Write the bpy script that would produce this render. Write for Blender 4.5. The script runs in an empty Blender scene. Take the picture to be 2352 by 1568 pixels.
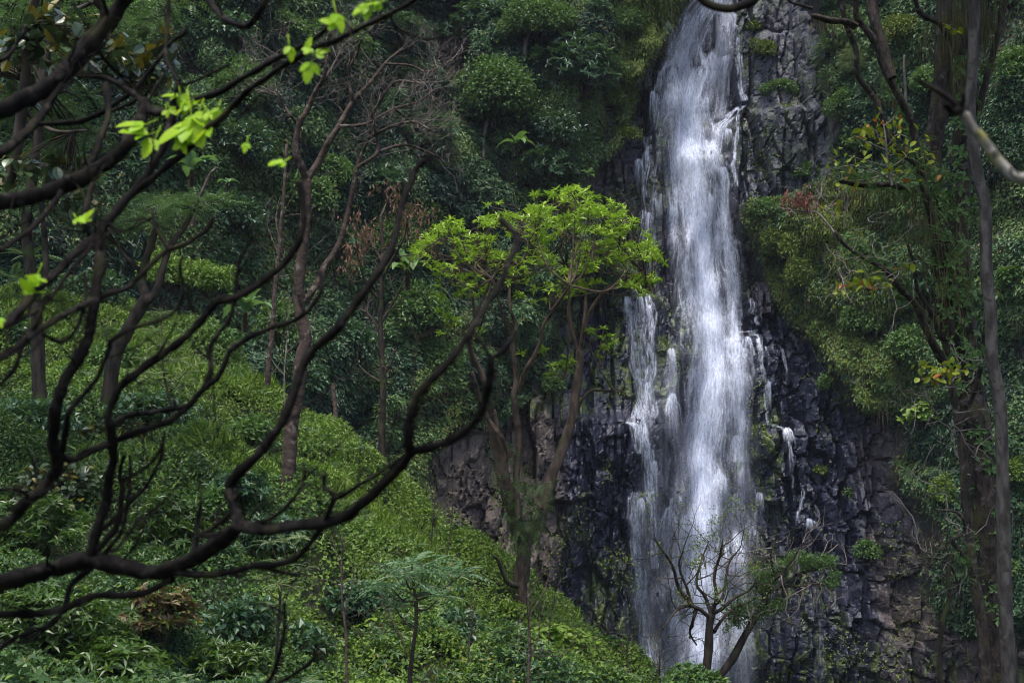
import bpy, math, time
import numpy as np
T0 = time.time()
S = bpy.context.scene
R = math.radians

# ------------------------------------------------------------------ camera, sky, sun, exposure
PITCH = R(6.0)
cam_d = bpy.data.cameras.new('camera')
cam = bpy.data.objects.new('camera', cam_d)
S.collection.objects.link(cam)
S.camera = cam
cam.location = (0, 0, 0)
cam.rotation_euler = (R(90) + PITCH, 0, 0)
cam_d.sensor_width = 36
cam_d.lens = 45
cam_d.clip_start = 0.05
cam_d.clip_end = 2000
cam_d.dof.use_dof = True
cam_d.dof.focus_distance = 60
cam_d.dof.aperture_fstop = 5.0

W = bpy.data.worlds.new('World')
S.world = W
W.use_nodes = True
nt = W.node_tree
bg = nt.nodes['Background']
sky = nt.nodes.new('ShaderNodeTexSky')
sky.sky_type = 'NISHITA'
sky.sun_disc = False
SUN_EL, SUN_AZ = 70.0, 200.0          # azimuth clockwise from +Y (the view direction)
sky.sun_elevation = R(SUN_EL)
sky.sun_rotation = R(SUN_AZ)
sky.dust_density = 3.0
sky.air_density = 1.0
nt.links.new(sky.outputs[0], bg.inputs[0])
bg.inputs[1].default_value = 0.10
sl = bpy.data.lights.new('sun', 'SUN')
sl.energy = 1.5
sl.angle = R(25)
sl.color = (1.0, 0.96, 0.9)
so = bpy.data.objects.new('sun', sl)
S.collection.objects.link(so)
so.rotation_euler = (R(90 - SUN_EL), 0, R(180 - SUN_AZ))
S.view_settings.view_transform = 'Standard'
S.view_settings.look = 'None'
S.view_settings.exposure = 1.75
S.view_settings.gamma = 1.0
try:
    cy = S.cycles
    cy.max_bounces = 5
    cy.diffuse_bounces = 3
    cy.glossy_bounces = 2
    cy.transmission_bounces = 3
    cy.transparent_max_bounces = 16
    cy.volume_bounces = 0
    cy.use_denoising = True
    cy.filter_width = 1.1
    cy.pixel_filter_type = 'BLACKMAN_HARRIS'
    cy.caustics_reflective = False
    cy.caustics_refractive = False
except Exception:
    pass

# ------------------------------------------------------------------ helpers: pixels, noise
F = 2940.0                            # focal length in photo pixels (2352 wide)
CP, SP = math.cos(PITCH), math.sin(PITCH)


def ray(u, v):
    X = (np.asarray(u, float) - 1176) / F
    Y = (784 - np.asarray(v, float)) / F
    return np.stack([X, CP - Y * SP, SP + Y * CP], -1)


def P(u, v, d):
    return ray(u, v) * np.asarray(d, float)[..., None]


def proj(p):
    p = np.asarray(p, float)
    dep = p[..., 1] * CP + p[..., 2] * SP
    up = -p[..., 1] * SP + p[..., 2] * CP
    dep = np.maximum(dep, 0.1)
    return 1176 + F * p[..., 0] / dep, 784 - F * up / dep, dep


_T = np.random.default_rng(7).random((8, 256, 256))


def vnoise(x, y, s=0):
    x = np.asarray(x, float) + 1000.3 + 17.7 * s
    y = np.asarray(y, float) + 1000.7 + 9.1 * s
    xi, yi = np.floor(x).astype(int), np.floor(y).astype(int)
    fx, fy = x - xi, y - yi
    fx = fx * fx * (3 - 2 * fx)
    fy = fy * fy * (3 - 2 * fy)
    t = _T[s % 8]
    a, b = t[xi % 256, yi % 256], t[(xi + 1) % 256, yi % 256]
    c, d = t[xi % 256, (yi + 1) % 256], t[(xi + 1) % 256, (yi + 1) % 256]
    return (a * (1 - fx) + b * fx) * (1 - fy) + (c * (1 - fx) + d * fx) * fy


def fbm(x, y, s=0, o=4):
    r, a = 0, 0.5
    for i in range(o):
        r = r + a * vnoise(x * 2 ** i, y * 2 ** i, s + i)
        a *= 0.5
    return r / (1 - 0.5 ** o)


def voronoi(x, y, s=0, block=0.0):
    """F1, F2 and three random values of the nearest cell, with its centre offset."""
    x = np.asarray(x, float) + 500.3
    y = np.asarray(y, float) + 500.7
    xi, yi = np.floor(x).astype(int), np.floor(y).astype(int)
    f1 = np.full(x.shape, 9.0)
    f2 = np.full(x.shape, 9.0)
    r = [np.zeros(x.shape) for _ in range(5)]
    for dx in (-1, 0, 1):
        for dy in (-1, 0, 1):
            cx, cy_ = xi + dx, yi + dy
            i, j = cx % 256, cy_ % 256
            px = cx + _T[s % 8, i, j]
            py = cy_ + _T[(s + 1) % 8, i, j]
            ex, ey = x - px, y - py
            d = np.hypot(ex, ey)
            if block:
                d = d * (1 - block) + block * np.maximum(np.abs(ex), np.abs(ey))
            near = d < f1
            f2 = np.where(near, f1, np.minimum(f2, d))
            f1 = np.where(near, d, f1)
            for k, val in enumerate((_T[(s + 2) % 8, i, j], _T[(s + 3) % 8, i, j], _T[(s + 4) % 8, i, j], ex, ey)):
                r[k] = np.where(near, val, r[k])
    return f1, f2, r


def inpoly(u, v, poly):
    r = np.zeros(np.shape(u), bool)
    n = len(poly)
    for i in range(n):
        x1, y1 = poly[i]
        x2, y2 = poly[(i + 1) % n]
        if y1 == y2:
            continue
        c = ((y1 > v) != (y2 > v)) & (u < (x2 - x1) * (v - y1) / (y2 - y1) + x1)
        r ^= c
    return r


def blur(a, n, axis=None):
    for ax in ((0, 1) if axis is None else (axis,)):
        k = np.ones(2 * n + 1) / (2 * n + 1)
        pad = [(n, n) if i == ax else (0, 0) for i in range(2)]
        c = np.cumsum(np.pad(a, [(p[0] + (1 if i == ax else 0), p[1]) for i, p in enumerate(pad)], mode='edge'), axis=ax)
        sl1 = [slice(None)] * 2
        sl2 = [slice(None)] * 2
        sl1[ax] = slice(2 * n + 1, None)
        sl2[ax] = slice(0, -(2 * n + 1))
        a = (c[tuple(sl1)] - c[tuple(sl2)]) / (2 * n + 1)
    return a


def sstep(a, b, x):
    t = np.clip((x - a) / (b - a), 0, 1)
    return t * t * (3 - 2 * t)


def unit(v):
    return v / np.maximum(np.linalg.norm(v, axis=-1, keepdims=True), 1e-9)


# ------------------------------------------------------------------ helpers: meshes
class Geo:
    def __init__(s):
        s.v, s.f, s.n = [], [], 0

    def add(s, v, f):
        v = np.asarray(v, np.float32).reshape(-1, 3)
        f = np.asarray(f, np.int64)
        s.v.append(v)
        s.f.append(f + s.n)
        s.n += len(v)


def build(name, g, mat, parent=None, smooth=False, attrs=None):
    v = np.concatenate(g.v) if g.v else np.zeros((0, 3), np.float32)
    if parent is not None:
        o = parent
        while o is not None:
            v = v - np.array(o.location, np.float32)
            o = o.parent
    me = bpy.data.meshes.new(name)
    me.vertices.add(len(v))
    me.vertices.foreach_set('co', v.astype(np.float32).ravel())
    idx = np.concatenate([f.ravel() for f in g.f]) if g.f else np.zeros(0, int)
    tot = np.concatenate([np.full(len(f), f.shape[1]) for f in g.f]) if g.f else np.zeros(0, int)
    st = np.concatenate([[0], np.cumsum(tot)[:-1]]) if len(tot) else tot
    me.loops.add(len(idx))
    me.loops.foreach_set('vertex_index', idx.astype(np.int32))
    me.polygons.add(len(tot))
    me.polygons.foreach_set('loop_start', st.astype(np.int32))
    me.polygons.foreach_set('loop_total', tot.astype(np.int32))
    me.polygons.foreach_set('use_smooth', np.full(len(tot), smooth))
    for k, a in (attrs or {}).items():
        at = me.attributes.new(k, 'FLOAT', 'POINT')
        at.data.foreach_set('value', np.asarray(a, np.float32).ravel())
    me.update(calc_edges=True)
    me.materials.append(mat)
    o = bpy.data.objects.new(name, me)
    S.collection.objects.link(o)
    if parent is not None:
        o.parent = parent
        if name == 'twigs':
            o['kind'] = 'stuff'
    return o


def tag(o, label=None, cat=None, group=None, kind=None):
    for k, x in (('label', label), ('category', cat), ('group', group), ('kind', kind)):
        if x:
            o[k] = x
    return o


def thing(name, label, cat, loc, group=None):
    o = bpy.data.objects.new(name, None)
    S.collection.objects.link(o)
    o.location = [float(c) for c in loc]
    return tag(o, label, cat, group)


def catmull(p, n=6):
    p = np.asarray(p, float)
    if len(p) < 3:
        t = np.linspace(0, 1, n + 1)[:, None]
        return p[0] * (1 - t) + p[-1] * t
    q = np.vstack([2 * p[0] - p[1], p, 2 * p[-1] - p[-2]])
    out = []
    t = np.linspace(0, 1, n, endpoint=False)[:, None]
    for i in range(len(p) - 1):
        a, b, c, d = q[i:i + 4]
        out.append(0.5 * (2 * b + (c - a) * t + (2 * a - 5 * b + 4 * c - d) * t ** 2 + (3 * b - a - 3 * c + d) * t ** 3))
    out.append(p[-1:])
    return np.vstack(out)


def tube(g, pts, rad, sides=8, bump=0.0, seed=0):
    pts = np.asarray(pts, float)
    n = len(pts)
    rad = np.broadcast_to(np.asarray(rad, float), (n,))
    t = unit(np.gradient(pts, axis=0))
    ref = np.array([0.3, 1, 0.1]) if abs(t[0, 1]) < 0.9 else np.array([1.0, 0, 0.2])
    a = np.zeros((n, 3))
    for i in range(n):
        ref = ref - t[i] * np.dot(ref, t[i])
        ref = ref / max(np.linalg.norm(ref), 1e-9)
        a[i] = ref
    b = np.cross(t, a)
    th = np.arange(sides) * 2 * np.pi / sides
    rr = rad[:, None] * np.ones(sides)
    if bump:
        rg = np.random.default_rng(seed)
        lobes = 1 + bump * 0.6 * np.sin(th * 3 + rg.random() * 6)[None] + bump * (vnoise(np.arange(n)[:, None] * 0.45 + seed, th[None] * 1.6, 1) - 0.5) * 2
        rr = rr * lobes
    v = pts[:, None] + rr[..., None] * (np.cos(th)[None, :, None] * a[:, None] + np.sin(th)[None, :, None] * b[:, None])
    i = np.arange(n - 1)[:, None] * sides
    j = np.arange(sides)[None]
    k = (j + 1) % sides
    f = np.stack([i + j, i + k, i + sides + k, i + sides + j], -1).reshape(-1, 4)
    tip = pts[-1] + t[-1] * rad[-1]
    jj = np.arange(sides)
    base = (n - 1) * sides
    k0 = g.n
    g.add(np.vstack([v.reshape(-1, 3), tip]), f)
    g.f.append(np.stack([base + jj, base + (jj + 1) % sides, np.full(sides, n * sides)], -1) + k0)


def leaves(g, pos, d, n, L, Wd, fold=0.18, droop=0.12):
    """Small folded leaves: four vertices and two faces each."""
    m = len(pos)
    if m == 0:
        return
    L = np.broadcast_to(L, (m,))[:, None]
    Wd = np.broadcast_to(Wd, (m,))[:, None]
    d = unit(d)
    s = unit(np.cross(d, n))
    n = np.cross(s, d)
    v0 = pos
    v1 = pos + d * L * 0.48 + s * Wd * 0.5 + n * Wd * fold
    v2 = pos + d * L - n * L * droop
    v3 = pos + d * L * 0.48 - s * Wd * 0.5 + n * Wd * fold
    v = np.stack([v0, v1, v2, v3], 1).reshape(-1, 3)
    i = np.arange(m)[:, None] * 4
    g.add(v, np.concatenate([i + [[0, 1, 2]], i + [[0, 2, 3]]], 0))


def bigleaves(g, pos, d, n, L, Wd, fold=0.12, droop=0.2, round_=1.0):
    """Larger oval leaves: a midrib and two curved edges."""
    m = len(pos)
    L = np.broadcast_to(L, (m,))[:, None]
    Wd = np.broadcast_to(Wd, (m,))[:, None]
    d = unit(d)
    s = unit(np.cross(d, n))
    n = np.cross(s, d)
    ts = [0.0, 0.12, 0.35, 0.62, 0.85, 1.0]
    ws = [0.0, 0.55 * round_, 0.95, 1.0, 0.62 * round_, 0.0]
    vs = []
    for t, w in zip(ts, ws):
        c = pos + d * L * t - n * L * droop * t * t
        for q in (-1, 0, 1):
            vs.append(c + s * Wd * 0.5 * w * q + n * Wd * fold * abs(q) * w)
    v = np.stack(vs, 1).reshape(-1, 3)
    fs = []
    i = np.arange(m)[:, None] * 18
    for r in range(5):
        for c in (0, 1):
            a = r * 3 + c
            fs.append(i + [[a, a + 1, a + 4, a + 3]])
    g.add(v, np.concatenate(fs, 0))


def rand_unit(rg, n):
    return unit(rg.normal(size=(n, 3)))


def rosettes(g, pos, axis, k, L, Wd, rg, spread=(0.15, 0.9), big=False):
    """Whorls of k leaves around an axis."""
    m = len(pos)
    axis = unit(axis)
    a = unit(np.cross(axis, rand_unit(rg, m)))
    b = np.cross(axis, a)
    th = (np.arange(k)[None] * 2 * np.pi / k * 1.0 + rg.random((m, 1)) * 6 + rg.normal(size=(m, k)) * 0.25)
    el = rg.uniform(spread[0], spread[1], (m, k))
    d = (np.cos(th)[..., None] * a[:, None] + np.sin(th)[..., None] * b[:, None]) * np.cos(el)[..., None] + axis[:, None] * np.sin(el)[..., None]
    pp = np.repeat(pos[:, None], k, 1).reshape(-1, 3)
    d = d.reshape(-1, 3)
    nn = np.repeat(axis[:, None], k, 1).reshape(-1, 3)
    ll = L * rg.uniform(0.7, 1.2, len(pp))
    (bigleaves if big else leaves)(g, pp, d, nn, ll, ll * Wd / L)


def fronds(g, pos, d, n, L, rg, pairs=9, lw=0.32, lb=0.3, arch=0.5, tip=0.35):
    """Pinnate fronds: leaflets in pairs along an arching midrib."""
    m = len(pos)
    L = np.broadcast_to(L, (m,))
    d = unit(d)
    s = unit(np.cross(d, n))
    n = np.cross(s, d)
    for i in range(pairs):
        t = (i + 0.6) / pairs
        c = pos + d * (L * t)[:, None] - n * (L * arch * t * t * 0.6)[:, None]
        ll = L * lw * (np.sin(np.pi * (0.12 + 0.8 * t)) * (1 - tip) + tip * (1 - t))
        for q in (-1, 1):
            dd = s * q + d * 0.45 - n * (0.15 + 0.5 * arch * t)
            leaves(g, c, dd, n + s * 0.15 * q, ll, ll * lb, fold=0.05)


# ------------------------------------------------------------------ helpers: materials
def newmat(name):
    m = bpy.data.materials.new(name)
    m.use_nodes = True
    t = m.node_tree
    b = t.nodes['Principled BSDF']
    return m, t, b


def N(t, typ, **kw):
    n = t.nodes.new(typ)
    for k, x in kw.items():
        setattr(n, k, x)
    return n


def mixc(t, fac, a, b, mode='MIX'):
    n = N(t, 'ShaderNodeMix', data_type='RGBA', blend_type=mode)
    for s, x in ((n.inputs[0], fac), (n.inputs[6], a), (n.inputs[7], b)):
        if isinstance(x, bpy.types.NodeSocket):
            t.links.new(x, s)
        elif isinstance(x, (int, float)):
            s.default_value = x
        else:
            s.default_value = (*x, 1)
    return n.outputs[2]


def mth(t, op, a, b=None, c=None, clamp=False):
    n = N(t, 'ShaderNodeMath', operation=op, use_clamp=clamp)
    for s, x in zip(n.inputs, (a, b, c)):
        if x is None:
            continue
        if isinstance(x, bpy.types.NodeSocket):
            t.links.new(x, s)
        else:
            s.default_value = x
    return n.outputs[0]


def ramp(t, x, a, b):
    n = N(t, 'ShaderNodeMapRange', interpolation_type='SMOOTHSTEP')
    t.links.new(x, n.inputs[0])
    n.inputs[1].default_value = a
    n.inputs[2].default_value = b
    return n.outputs[0]


def noise(t, scale, detail=3, vec=None, stretch=None, w=None, rough=0.5):
    tc = N(t, 'ShaderNodeTexCoord')
    v = tc.outputs['Object'] if vec is None else vec
    if stretch:
        mp = N(t, 'ShaderNodeMapping')
        t.links.new(v, mp.inputs[0])
        mp.inputs['Scale'].default_value = stretch
        v = mp.outputs[0]
    n = N(t, 'ShaderNodeTexNoise', noise_dimensions='4D' if w is not None else '3D')
    t.links.new(v, n.inputs['Vector'])
    n.inputs['Scale'].default_value = scale
    n.inputs['Detail'].default_value = detail
    n.inputs['Roughness'].default_value = rough
    if w is not None:
        if isinstance(w, bpy.types.NodeSocket):
            t.links.new(w, n.inputs['W'])
        else:
            n.inputs['W'].default_value = w
    return n.outputs['Fac']


def leafmat(name, c1, c2, rough=0.5, transl=0.3, spec=0.35, patch=0.25, odd=None, oddp=0.05, c3=None):
    m, t, b = newmat(name)
    ge = N(t, 'ShaderNodeNewGeometry')
    r = ge.outputs['Random Per Island']
    f = mth(t, 'ADD', mth(t, 'MULTIPLY', r, 0.6), mth(t, 'MULTIPLY', noise(t, patch, 2), 0.9))
    f = mth(t, 'SUBTRACT', f, 0.27, clamp=True)
    col = mixc(t, f, c1, c2)
    if c3:
        col = mixc(t, ramp(t, noise(t, patch * 0.7, 2, w=None, stretch=(1, 1, 0.6)), 0.52, 0.62), col, c3)
    if odd:
        col = mixc(t, mth(t, 'LESS_THAN', mth(t, 'FRACT', mth(t, 'MULTIPLY', r, 37.3)), oddp), col, odd)
    t.links.new(col, b.inputs['Base Color'])
    b.inputs['Roughness'].default_value = rough
    b.inputs['Specular IOR Level'].default_value = spec
    if transl:
        tr = N(t, 'ShaderNodeBsdfTranslucent')
        t.links.new(mixc(t, 0.5, col, (0.16, 0.3, 0.03)) if not odd else col, tr.inputs[0])
        ms = N(t, 'ShaderNodeMixShader')
        ms.inputs[0].default_value = transl
        t.links.new(b.outputs[0], ms.inputs[1])
        t.links.new(tr.outputs[0], ms.inputs[2])
        t.links.new(ms.outputs[0], t.nodes['Material Output'].inputs[0])
    return m


def barkmat(name, c1, c2, scale=6.0, moss=None, mossamt=0.5, spots=None, stretch=(1, 1, 0.35), bump=0.4, dist=0.03):
    m, t, b = newmat(name)
    f = noise(t, scale, 4, stretch=stretch)
    col = mixc(t, ramp(t, f, 0.35, 0.65), c1, c2)
    if spots:
        col = mixc(t, ramp(t, noise(t, scale * 0.9, 3), 0.58, 0.66), col, spots)
    if moss:
        col = mixc(t, ramp(t, noise(t, scale * 0.35, 4), 0.62 - 0.25 * mossamt, 0.72 - 0.25 * mossamt), col, moss)
    t.links.new(col, b.inputs['Base Color'])
    b.inputs['Roughness'].default_value = 0.85
    b.inputs['Specular IOR Level'].default_value = 0.25
    bp = N(t, 'ShaderNodeBump')
    bp.inputs['Strength'].default_value = bump
    bp.inputs['Distance'].default_value = dist
    t.links.new(noise(t, scale * 2.5, 4, stretch=stretch), bp.inputs['Height'])
    t.links.new(bp.outputs[0], b.inputs['Normal'])
    return m


# ------------------------------------------------------------------ the cliff
cell = 0.13
CX = np.arange(-62, 62.01, cell)
CZ = np.arange(-42, 62.01, cell)
XX, ZZ = np.meshgrid(CX, CZ, indexing='ij')
plan = np.array([(-80, 30), (-62, 38), (-40, 50), (-24, 60), (-16, 69), (-5, 84), (3, 93), (9, 98.5), (16, 101), (22, 99), (27, 92.5), (33, 81), (45, 62), (60, 45), (80, 25)], float)
pc = catmull(plan, 12)
base = np.interp(XX, pc[:, 0], pc[:, 1])
lean = 0.34 * (1 - sstep(-8, 8, XX)) + 0.05 + 0.10 * sstep(20, 30, XX)
YB = base + lean * (ZZ + 6) * np.where(ZZ > -6, 1, 0.35)
U0, V0, D0 = proj(np.stack([XX, YB, ZZ], -1))

ROCK = [(1590, -400), (1590, 0), (1540, 100), (1470, 190), (1425, 340), (1330, 425), (1390, 500), (1450, 560), (1455, 650), (1285, 690), (1290, 1100),
        (1200, 1330), (1250, 1700), (1250, 2400), (2900, 2400), (2900, 1480), (2352, 1480), (2160, 1450), (2060, 1350), (2000, 1200), (1980, 1080), (1950, 960), (1900, 870),
        (1840, 770), (1770, 700), (1740, 600), (1690, 530), (1695, 475), (1800, 455), (1900, 420), (1915, 310), (1890, 200), (1895, 100), (1850, 0), (1850, -400)]
BROWN = [(985, 1060), (1060, 985), (1130, 1000), (1180, 950), (1255, 900), (1290, 1000), (1300, 1250), (1200, 1400), (1060, 1300)]
BROWN2 = [(1000, 90), (1045, 60), (1075, 110), (1085, 190), (1045, 225), (1010, 180)]
BROWN3 = [(1955, 965), (2025, 945), (2075, 1010), (2050, 1090), (2120, 1200), (2110, 1330), (2180, 1470), (2040, 1480), (2000, 1300), (1985, 1120)]
BROWN4 = [(1030, 0), (1060, 0), (1055, 60), (1030, 60)]
rock = np.zeros(XX.shape)
for pl in (ROCK, BROWN, BROWN2, BROWN3, BROWN4):
    rock = np.maximum(rock, inpoly(U0, V0, pl))
rock = blur(blur(rock, 4), 4)
rock = rock + (fbm(XX * 0.45, ZZ * 0.3, 3, 4) - 0.5) * 0.75
# stray bare spots high on the vegetated wall, creepers over the edge of the bare rock
rock = rock + 0.4 * inpoly(U0, V0, BROWN2) + 0.25 * inpoly(U0, V0, [(1715, 60), (1860, 60), (1880, 300), (1860, 400), (1720, 430)])
rockm = sstep(0.42, 0.58, rock)

# chiselled relief: bulges, basalt columns, blocks, ledges
big = (fbm(XX * 0.09, ZZ * 0.07, 1, 3) - 0.5) * 5.0
wx = XX + (fbm(XX * 0.5, ZZ * 0.25, 2, 3) - 0.5) * 0.75
wz = ZZ + (fbm(XX * 0.35, ZZ * 0.5, 4, 3) - 0.5) * 1.6
f1, f2, r = voronoi(wx * 0.60, wz * 0.085, 1, 0.85)
col_ = (r[0] - 0.5) * 2.6 + r[3] * (r[1] - 0.5) * 1.8 + r[4] * (r[2] - 0.5) * 1.2 + 0.8 * np.exp(-((f2 - f1) / 0.07) ** 2)
f1, f2, r = voronoi(wx * 0.80 + 3, wz * 0.34, 3, 0.85)
blk = (r[0] - 0.5) * 1.25 + r[3] * (r[1] - 0.5) * 1.5 + r[4] * (r[2] - 0.5) * 1.4 + 0.5 * np.exp(-((f2 - f1) / 0.06) ** 2)
f1, f2, r = voronoi(wx * 1.9, wz * 1.15, 5, 0.7)
sml = (r[0] - 0.5) * 0.34 + r[3] * (r[1] - 0.5) * 0.5 + r[4] * (r[2] - 0.5) * 0.5 + 0.12 * np.exp(-((f2 - f1) / 0.06) ** 2)
blocky = sstep(0.35, 0.65, fbm(XX * 0.12, ZZ * 0.12, 6, 2) + 0.25 * sstep(4, -14, ZZ) * sstep(18, 22, XX))
relief = big + col_ * (1.0 - 0.35 * blocky) + blk * (0.45 + 0.75 * blocky) + sml * (0.5 + 0.8 * blocky) + (fbm(XX * 3, ZZ * 3, 2, 3) - 0.5) * 0.12


def bump_at(u, v, d, ru, rv, h):
    p = P(u, v, d)
    sx, sz = ru * d / F, rv * d / F
    return -h * np.exp(-((XX - p[0]) / sx) ** 2 - ((ZZ - p[2]) / sz) ** 2)


def ledge(u0, u1, v, d, h, soft=30, depth=400):
    """Rock below v juts out by h between u0 and u1, fading further down."""
    a, b = P(u0, v, d), P(u1, v, d)
    k = sstep(a[0] - 0.8, a[0] + 0.8, XX) * (1 - sstep(b[0] - 0.8, b[0] + 0.8, XX))
    zt = a[2]
    return -h * k * sstep(zt + 0.5, zt - 0.4, ZZ) * np.exp(-np.maximum(zt - ZZ, 0) / (depth * d / F))


ledges = (ledge(1500, 1560, 183, 101, 1.3, depth=250) + ledge(1640, 1720, 262, 101, 1.6, depth=300) + ledge(1570, 1650, 322, 101, 1.0, depth=220)
          + ledge(1415, 1520, 672, 100, 1.8, depth=380) + ledge(1430, 1520, 960, 100, 1.3, depth=300) + ledge(1690, 1800, 768, 100, 1.7, depth=330)
          + ledge(1525, 1580, 800, 100, 0.9, depth=200) + ledge(1720, 1880, 215, 99, 1.6, depth=300) + ledge(1540, 1590, 450, 101, 0.7, depth=200)
          + ledge(1420, 1490, 345, 100, 1.5, depth=250) + ledge(1740, 1900, 1000, 99, 1.2, depth=300) + ledge(1290, 1430, 960, 98, 1.0, depth=300))
YROCK = YB + relief * (0.35 + 0.65 * rockm) + ledges

# leafy bulges where the wall is overgrown
rg = np.random.default_rng(11)
dome = np.zeros(XX.shape)
owner = np.full(XX.shape, 0.5)
for cnt, r0, r1, hh in ((560, 1.9, 4.0, 0.85), (1800, 0.9, 1.9, 0.75), (5200, 0.4, 0.9, 0.7)):
    cxs = rg.uniform(-62, 62, cnt)
    czs = rg.uniform(-30, 62, cnt)
    rs = rg.uniform(r0, r1, cnt)
    lay = np.zeros(XX.shape)
    for a, b, q in zip(cxs, czs, rs):
        i0, i1 = max(int((a - q + 62) / cell), 0), min(int((a + q + 62) / cell) + 2, len(CX))
        j0, j1 = max(int((b - q + 42) / cell), 0), min(int((b + q + 42) / cell) + 2, len(CZ))
        if i1 <= i0 or j1 <= j0:
            continue
        w = 1 - ((XX[i0:i1, j0:j1] - a) ** 2 + (ZZ[i0:i1, j0:j1] - b) ** 2) / (q * q)
        h = hh * q * np.sqrt(np.maximum(w, 0))
        if r1 > 1 and (r0 > 1.5 or rg.random() < 0.45):
            owner[i0:i1, j0:j1] = np.where(h > np.maximum(lay[i0:i1, j0:j1], 0.05), rg.random(), owner[i0:i1, j0:j1])
        lay[i0:i1, j0:j1] = np.maximum(lay[i0:i1, j0:j1], h)
    dome += lay
veg = 1 - sstep(0.35, 0.5, rock)
DOME = dome * veg
YC = YROCK - DOME * 0.75               # the ground of the wall follows its bushes a little inside them
YL = YROCK - DOME                      # where the leaves are


def sample(G, x, z):
    i = np.clip((np.asarray(x) + 62) / cell, 0, len(CX) - 1.001)
    j = np.clip((np.asarray(z) + 42) / cell, 0, len(CZ) - 1.001)
    a, b = i.astype(int), j.astype(int)
    fi, fj = i - a, j - b
    return (G[a, b] * (1 - fi) + G[a + 1, b] * fi) * (1 - fj) + (G[a, b + 1] * (1 - fi) + G[a + 1, b + 1] * fi) * fj


def hit_cliff(u, v, G=None):
    G = YL if G is None else G
    dr = ray(np.atleast_1d(u), np.atleast_1d(v))
    out = np.full(len(dr), 130.0)
    done = np.zeros(len(dr), bool)
    for t in np.arange(25, 130, 0.4):
        p = dr * t
        h = (p[:, 1] >= sample(G, p[:, 0], p[:, 2])) & ~done & (np.abs(p[:, 0]) < 62)
        out[h] = t
        done |= h
    return out


# ------------------------------------------------------------------ the ground: spur on the left, gorge in the middle
CTRL = [(560, 860, 55), (680, 940, 51), (800, 1030, 50), (920, 1110, 48), (1060, 1240, 47), (1130, 1275, 47), (1240, 1365, 46), (1340, 1420, 45), (1430, 1475, 45), (1500, 1560, 45), (1560, 1680, 45), (1650, 1800, 45),
        (760, 1150, 62), (920, 1300, 60), (1060, 1420, 60), (1240, 1560, 60), (1500, 1750, 60), (1700, 1850, 60),
        (0, 885, 42), (250, 905, 42), (450, 890, 48), (100, 1000, 37), (350, 1080, 36), (660, 1113, 35), (800, 1200, 36), (950, 1300, 37), (1196, 1395, 42),
        (800, 1400, 32), (1000, 1575, 29), (1300, 1575, 31), (500, 1300, 30), (300, 1400, 27), (100, 1300, 27), (0, 1600, 22), (500, 1600, 24), (750, 1600, 26), (1480, 1700, 37), (1640, 1760, 40),
        (1900, 1800, 45), (2200, 1850, 38), (2352, 1850, 34), (2352, 1900, 60), (1900, 1800, 80), (0, 660, 54), (250, 700, 55), (450, 740, 58)]
cp = np.array([P(*c) for c in CTRL])
cp = np.vstack([cp, [(0, 0, -1.75), (0, -10, -1.5), (-5, 4, -2.2), (5, 4, -3), (0, 9, -3.2), (8, 12, -4.5), (-30, -10, 0), (-30, 20, 2.5), (-45, 40, 6), (-45, 75, 8), (-25, 66, 7), (-14, 68, 5), (-6, 68, -4), (-45, 0, 1), (45, 0, -4), (45, -10, -3),
                     (45, 30, -13), (45, 60, -20), (45, 90, -24), (15, 25, -13), (0, 90, -22), (20, 95, -24), (-15, 90, 2)]])


def tps(r):
    return np.where(r > 1e-6, r * r * np.log(np.maximum(r, 1e-6)), 0)


A = tps(np.hypot(cp[:, None, 0] - cp[None, :, 0], cp[:, None, 1] - cp[None, :, 1])) + np.eye(len(cp)) * 0.6
M_ = np.block([[A, np.ones((len(cp), 1)), cp[:, :2]], [np.ones((1, len(cp))), np.zeros((1, 3))], [cp[:, :2].T, np.zeros((2, 3))]])
sol = np.linalg.solve(M_, np.concatenate([cp[:, 2], np.zeros(3)]))
gs = 0.2
GX = np.arange(-46, 46.01, gs)
GY = np.arange(-10, 96.01, gs)
gx, gy = np.meshgrid(GX, GY, indexing='ij')
GZ = np.zeros(gx.shape)
for i, (px, py, _) in enumerate(cp):
    GZ += sol[i] * tps(np.hypot(gx - px, gy - py))
GZ += sol[-3] + sol[-2] * gx + sol[-1] * gy
GZ += (fbm(gx * 0.3, gy * 0.3, 5, 4) - 0.5) * 1.5 + (fbm(gx * 0.17, gy * 0.17, 1, 2) - 0.5) * 2.2 * sstep(45, 36, gy)
GZ -= 0.95 * sstep(24, 34, gy)
gd = np.zeros(GZ.shape)
for cnt, r0, r1, hh in ((420, 1.3, 2.4, 0.45), (2200, 0.6, 1.3, 0.55), (6000, 0.3, 0.6, 0.5)):
    lay = np.zeros(GZ.shape)
    for a, b, q in zip(rg.uniform(-46, 46, cnt), rg.uniform(-5, 75, cnt), rg.uniform(r0, r1, cnt)):
        i0, i1 = max(int((a - q + 46) / gs), 0), min(int((a + q + 46) / gs) + 2, len(GX))
        j0, j1 = max(int((b - q + 10) / gs), 0), min(int((b + q + 10) / gs) + 2, len(GY))
        w = 1 - ((gx[i0:i1, j0:j1] - a) ** 2 + (gy[i0:i1, j0:j1] - b) ** 2) / (q * q)
        lay[i0:i1, j0:j1] = np.maximum(lay[i0:i1, j0:j1], hh * q * np.sqrt(np.maximum(w, 0)))
    gd += lay


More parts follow.
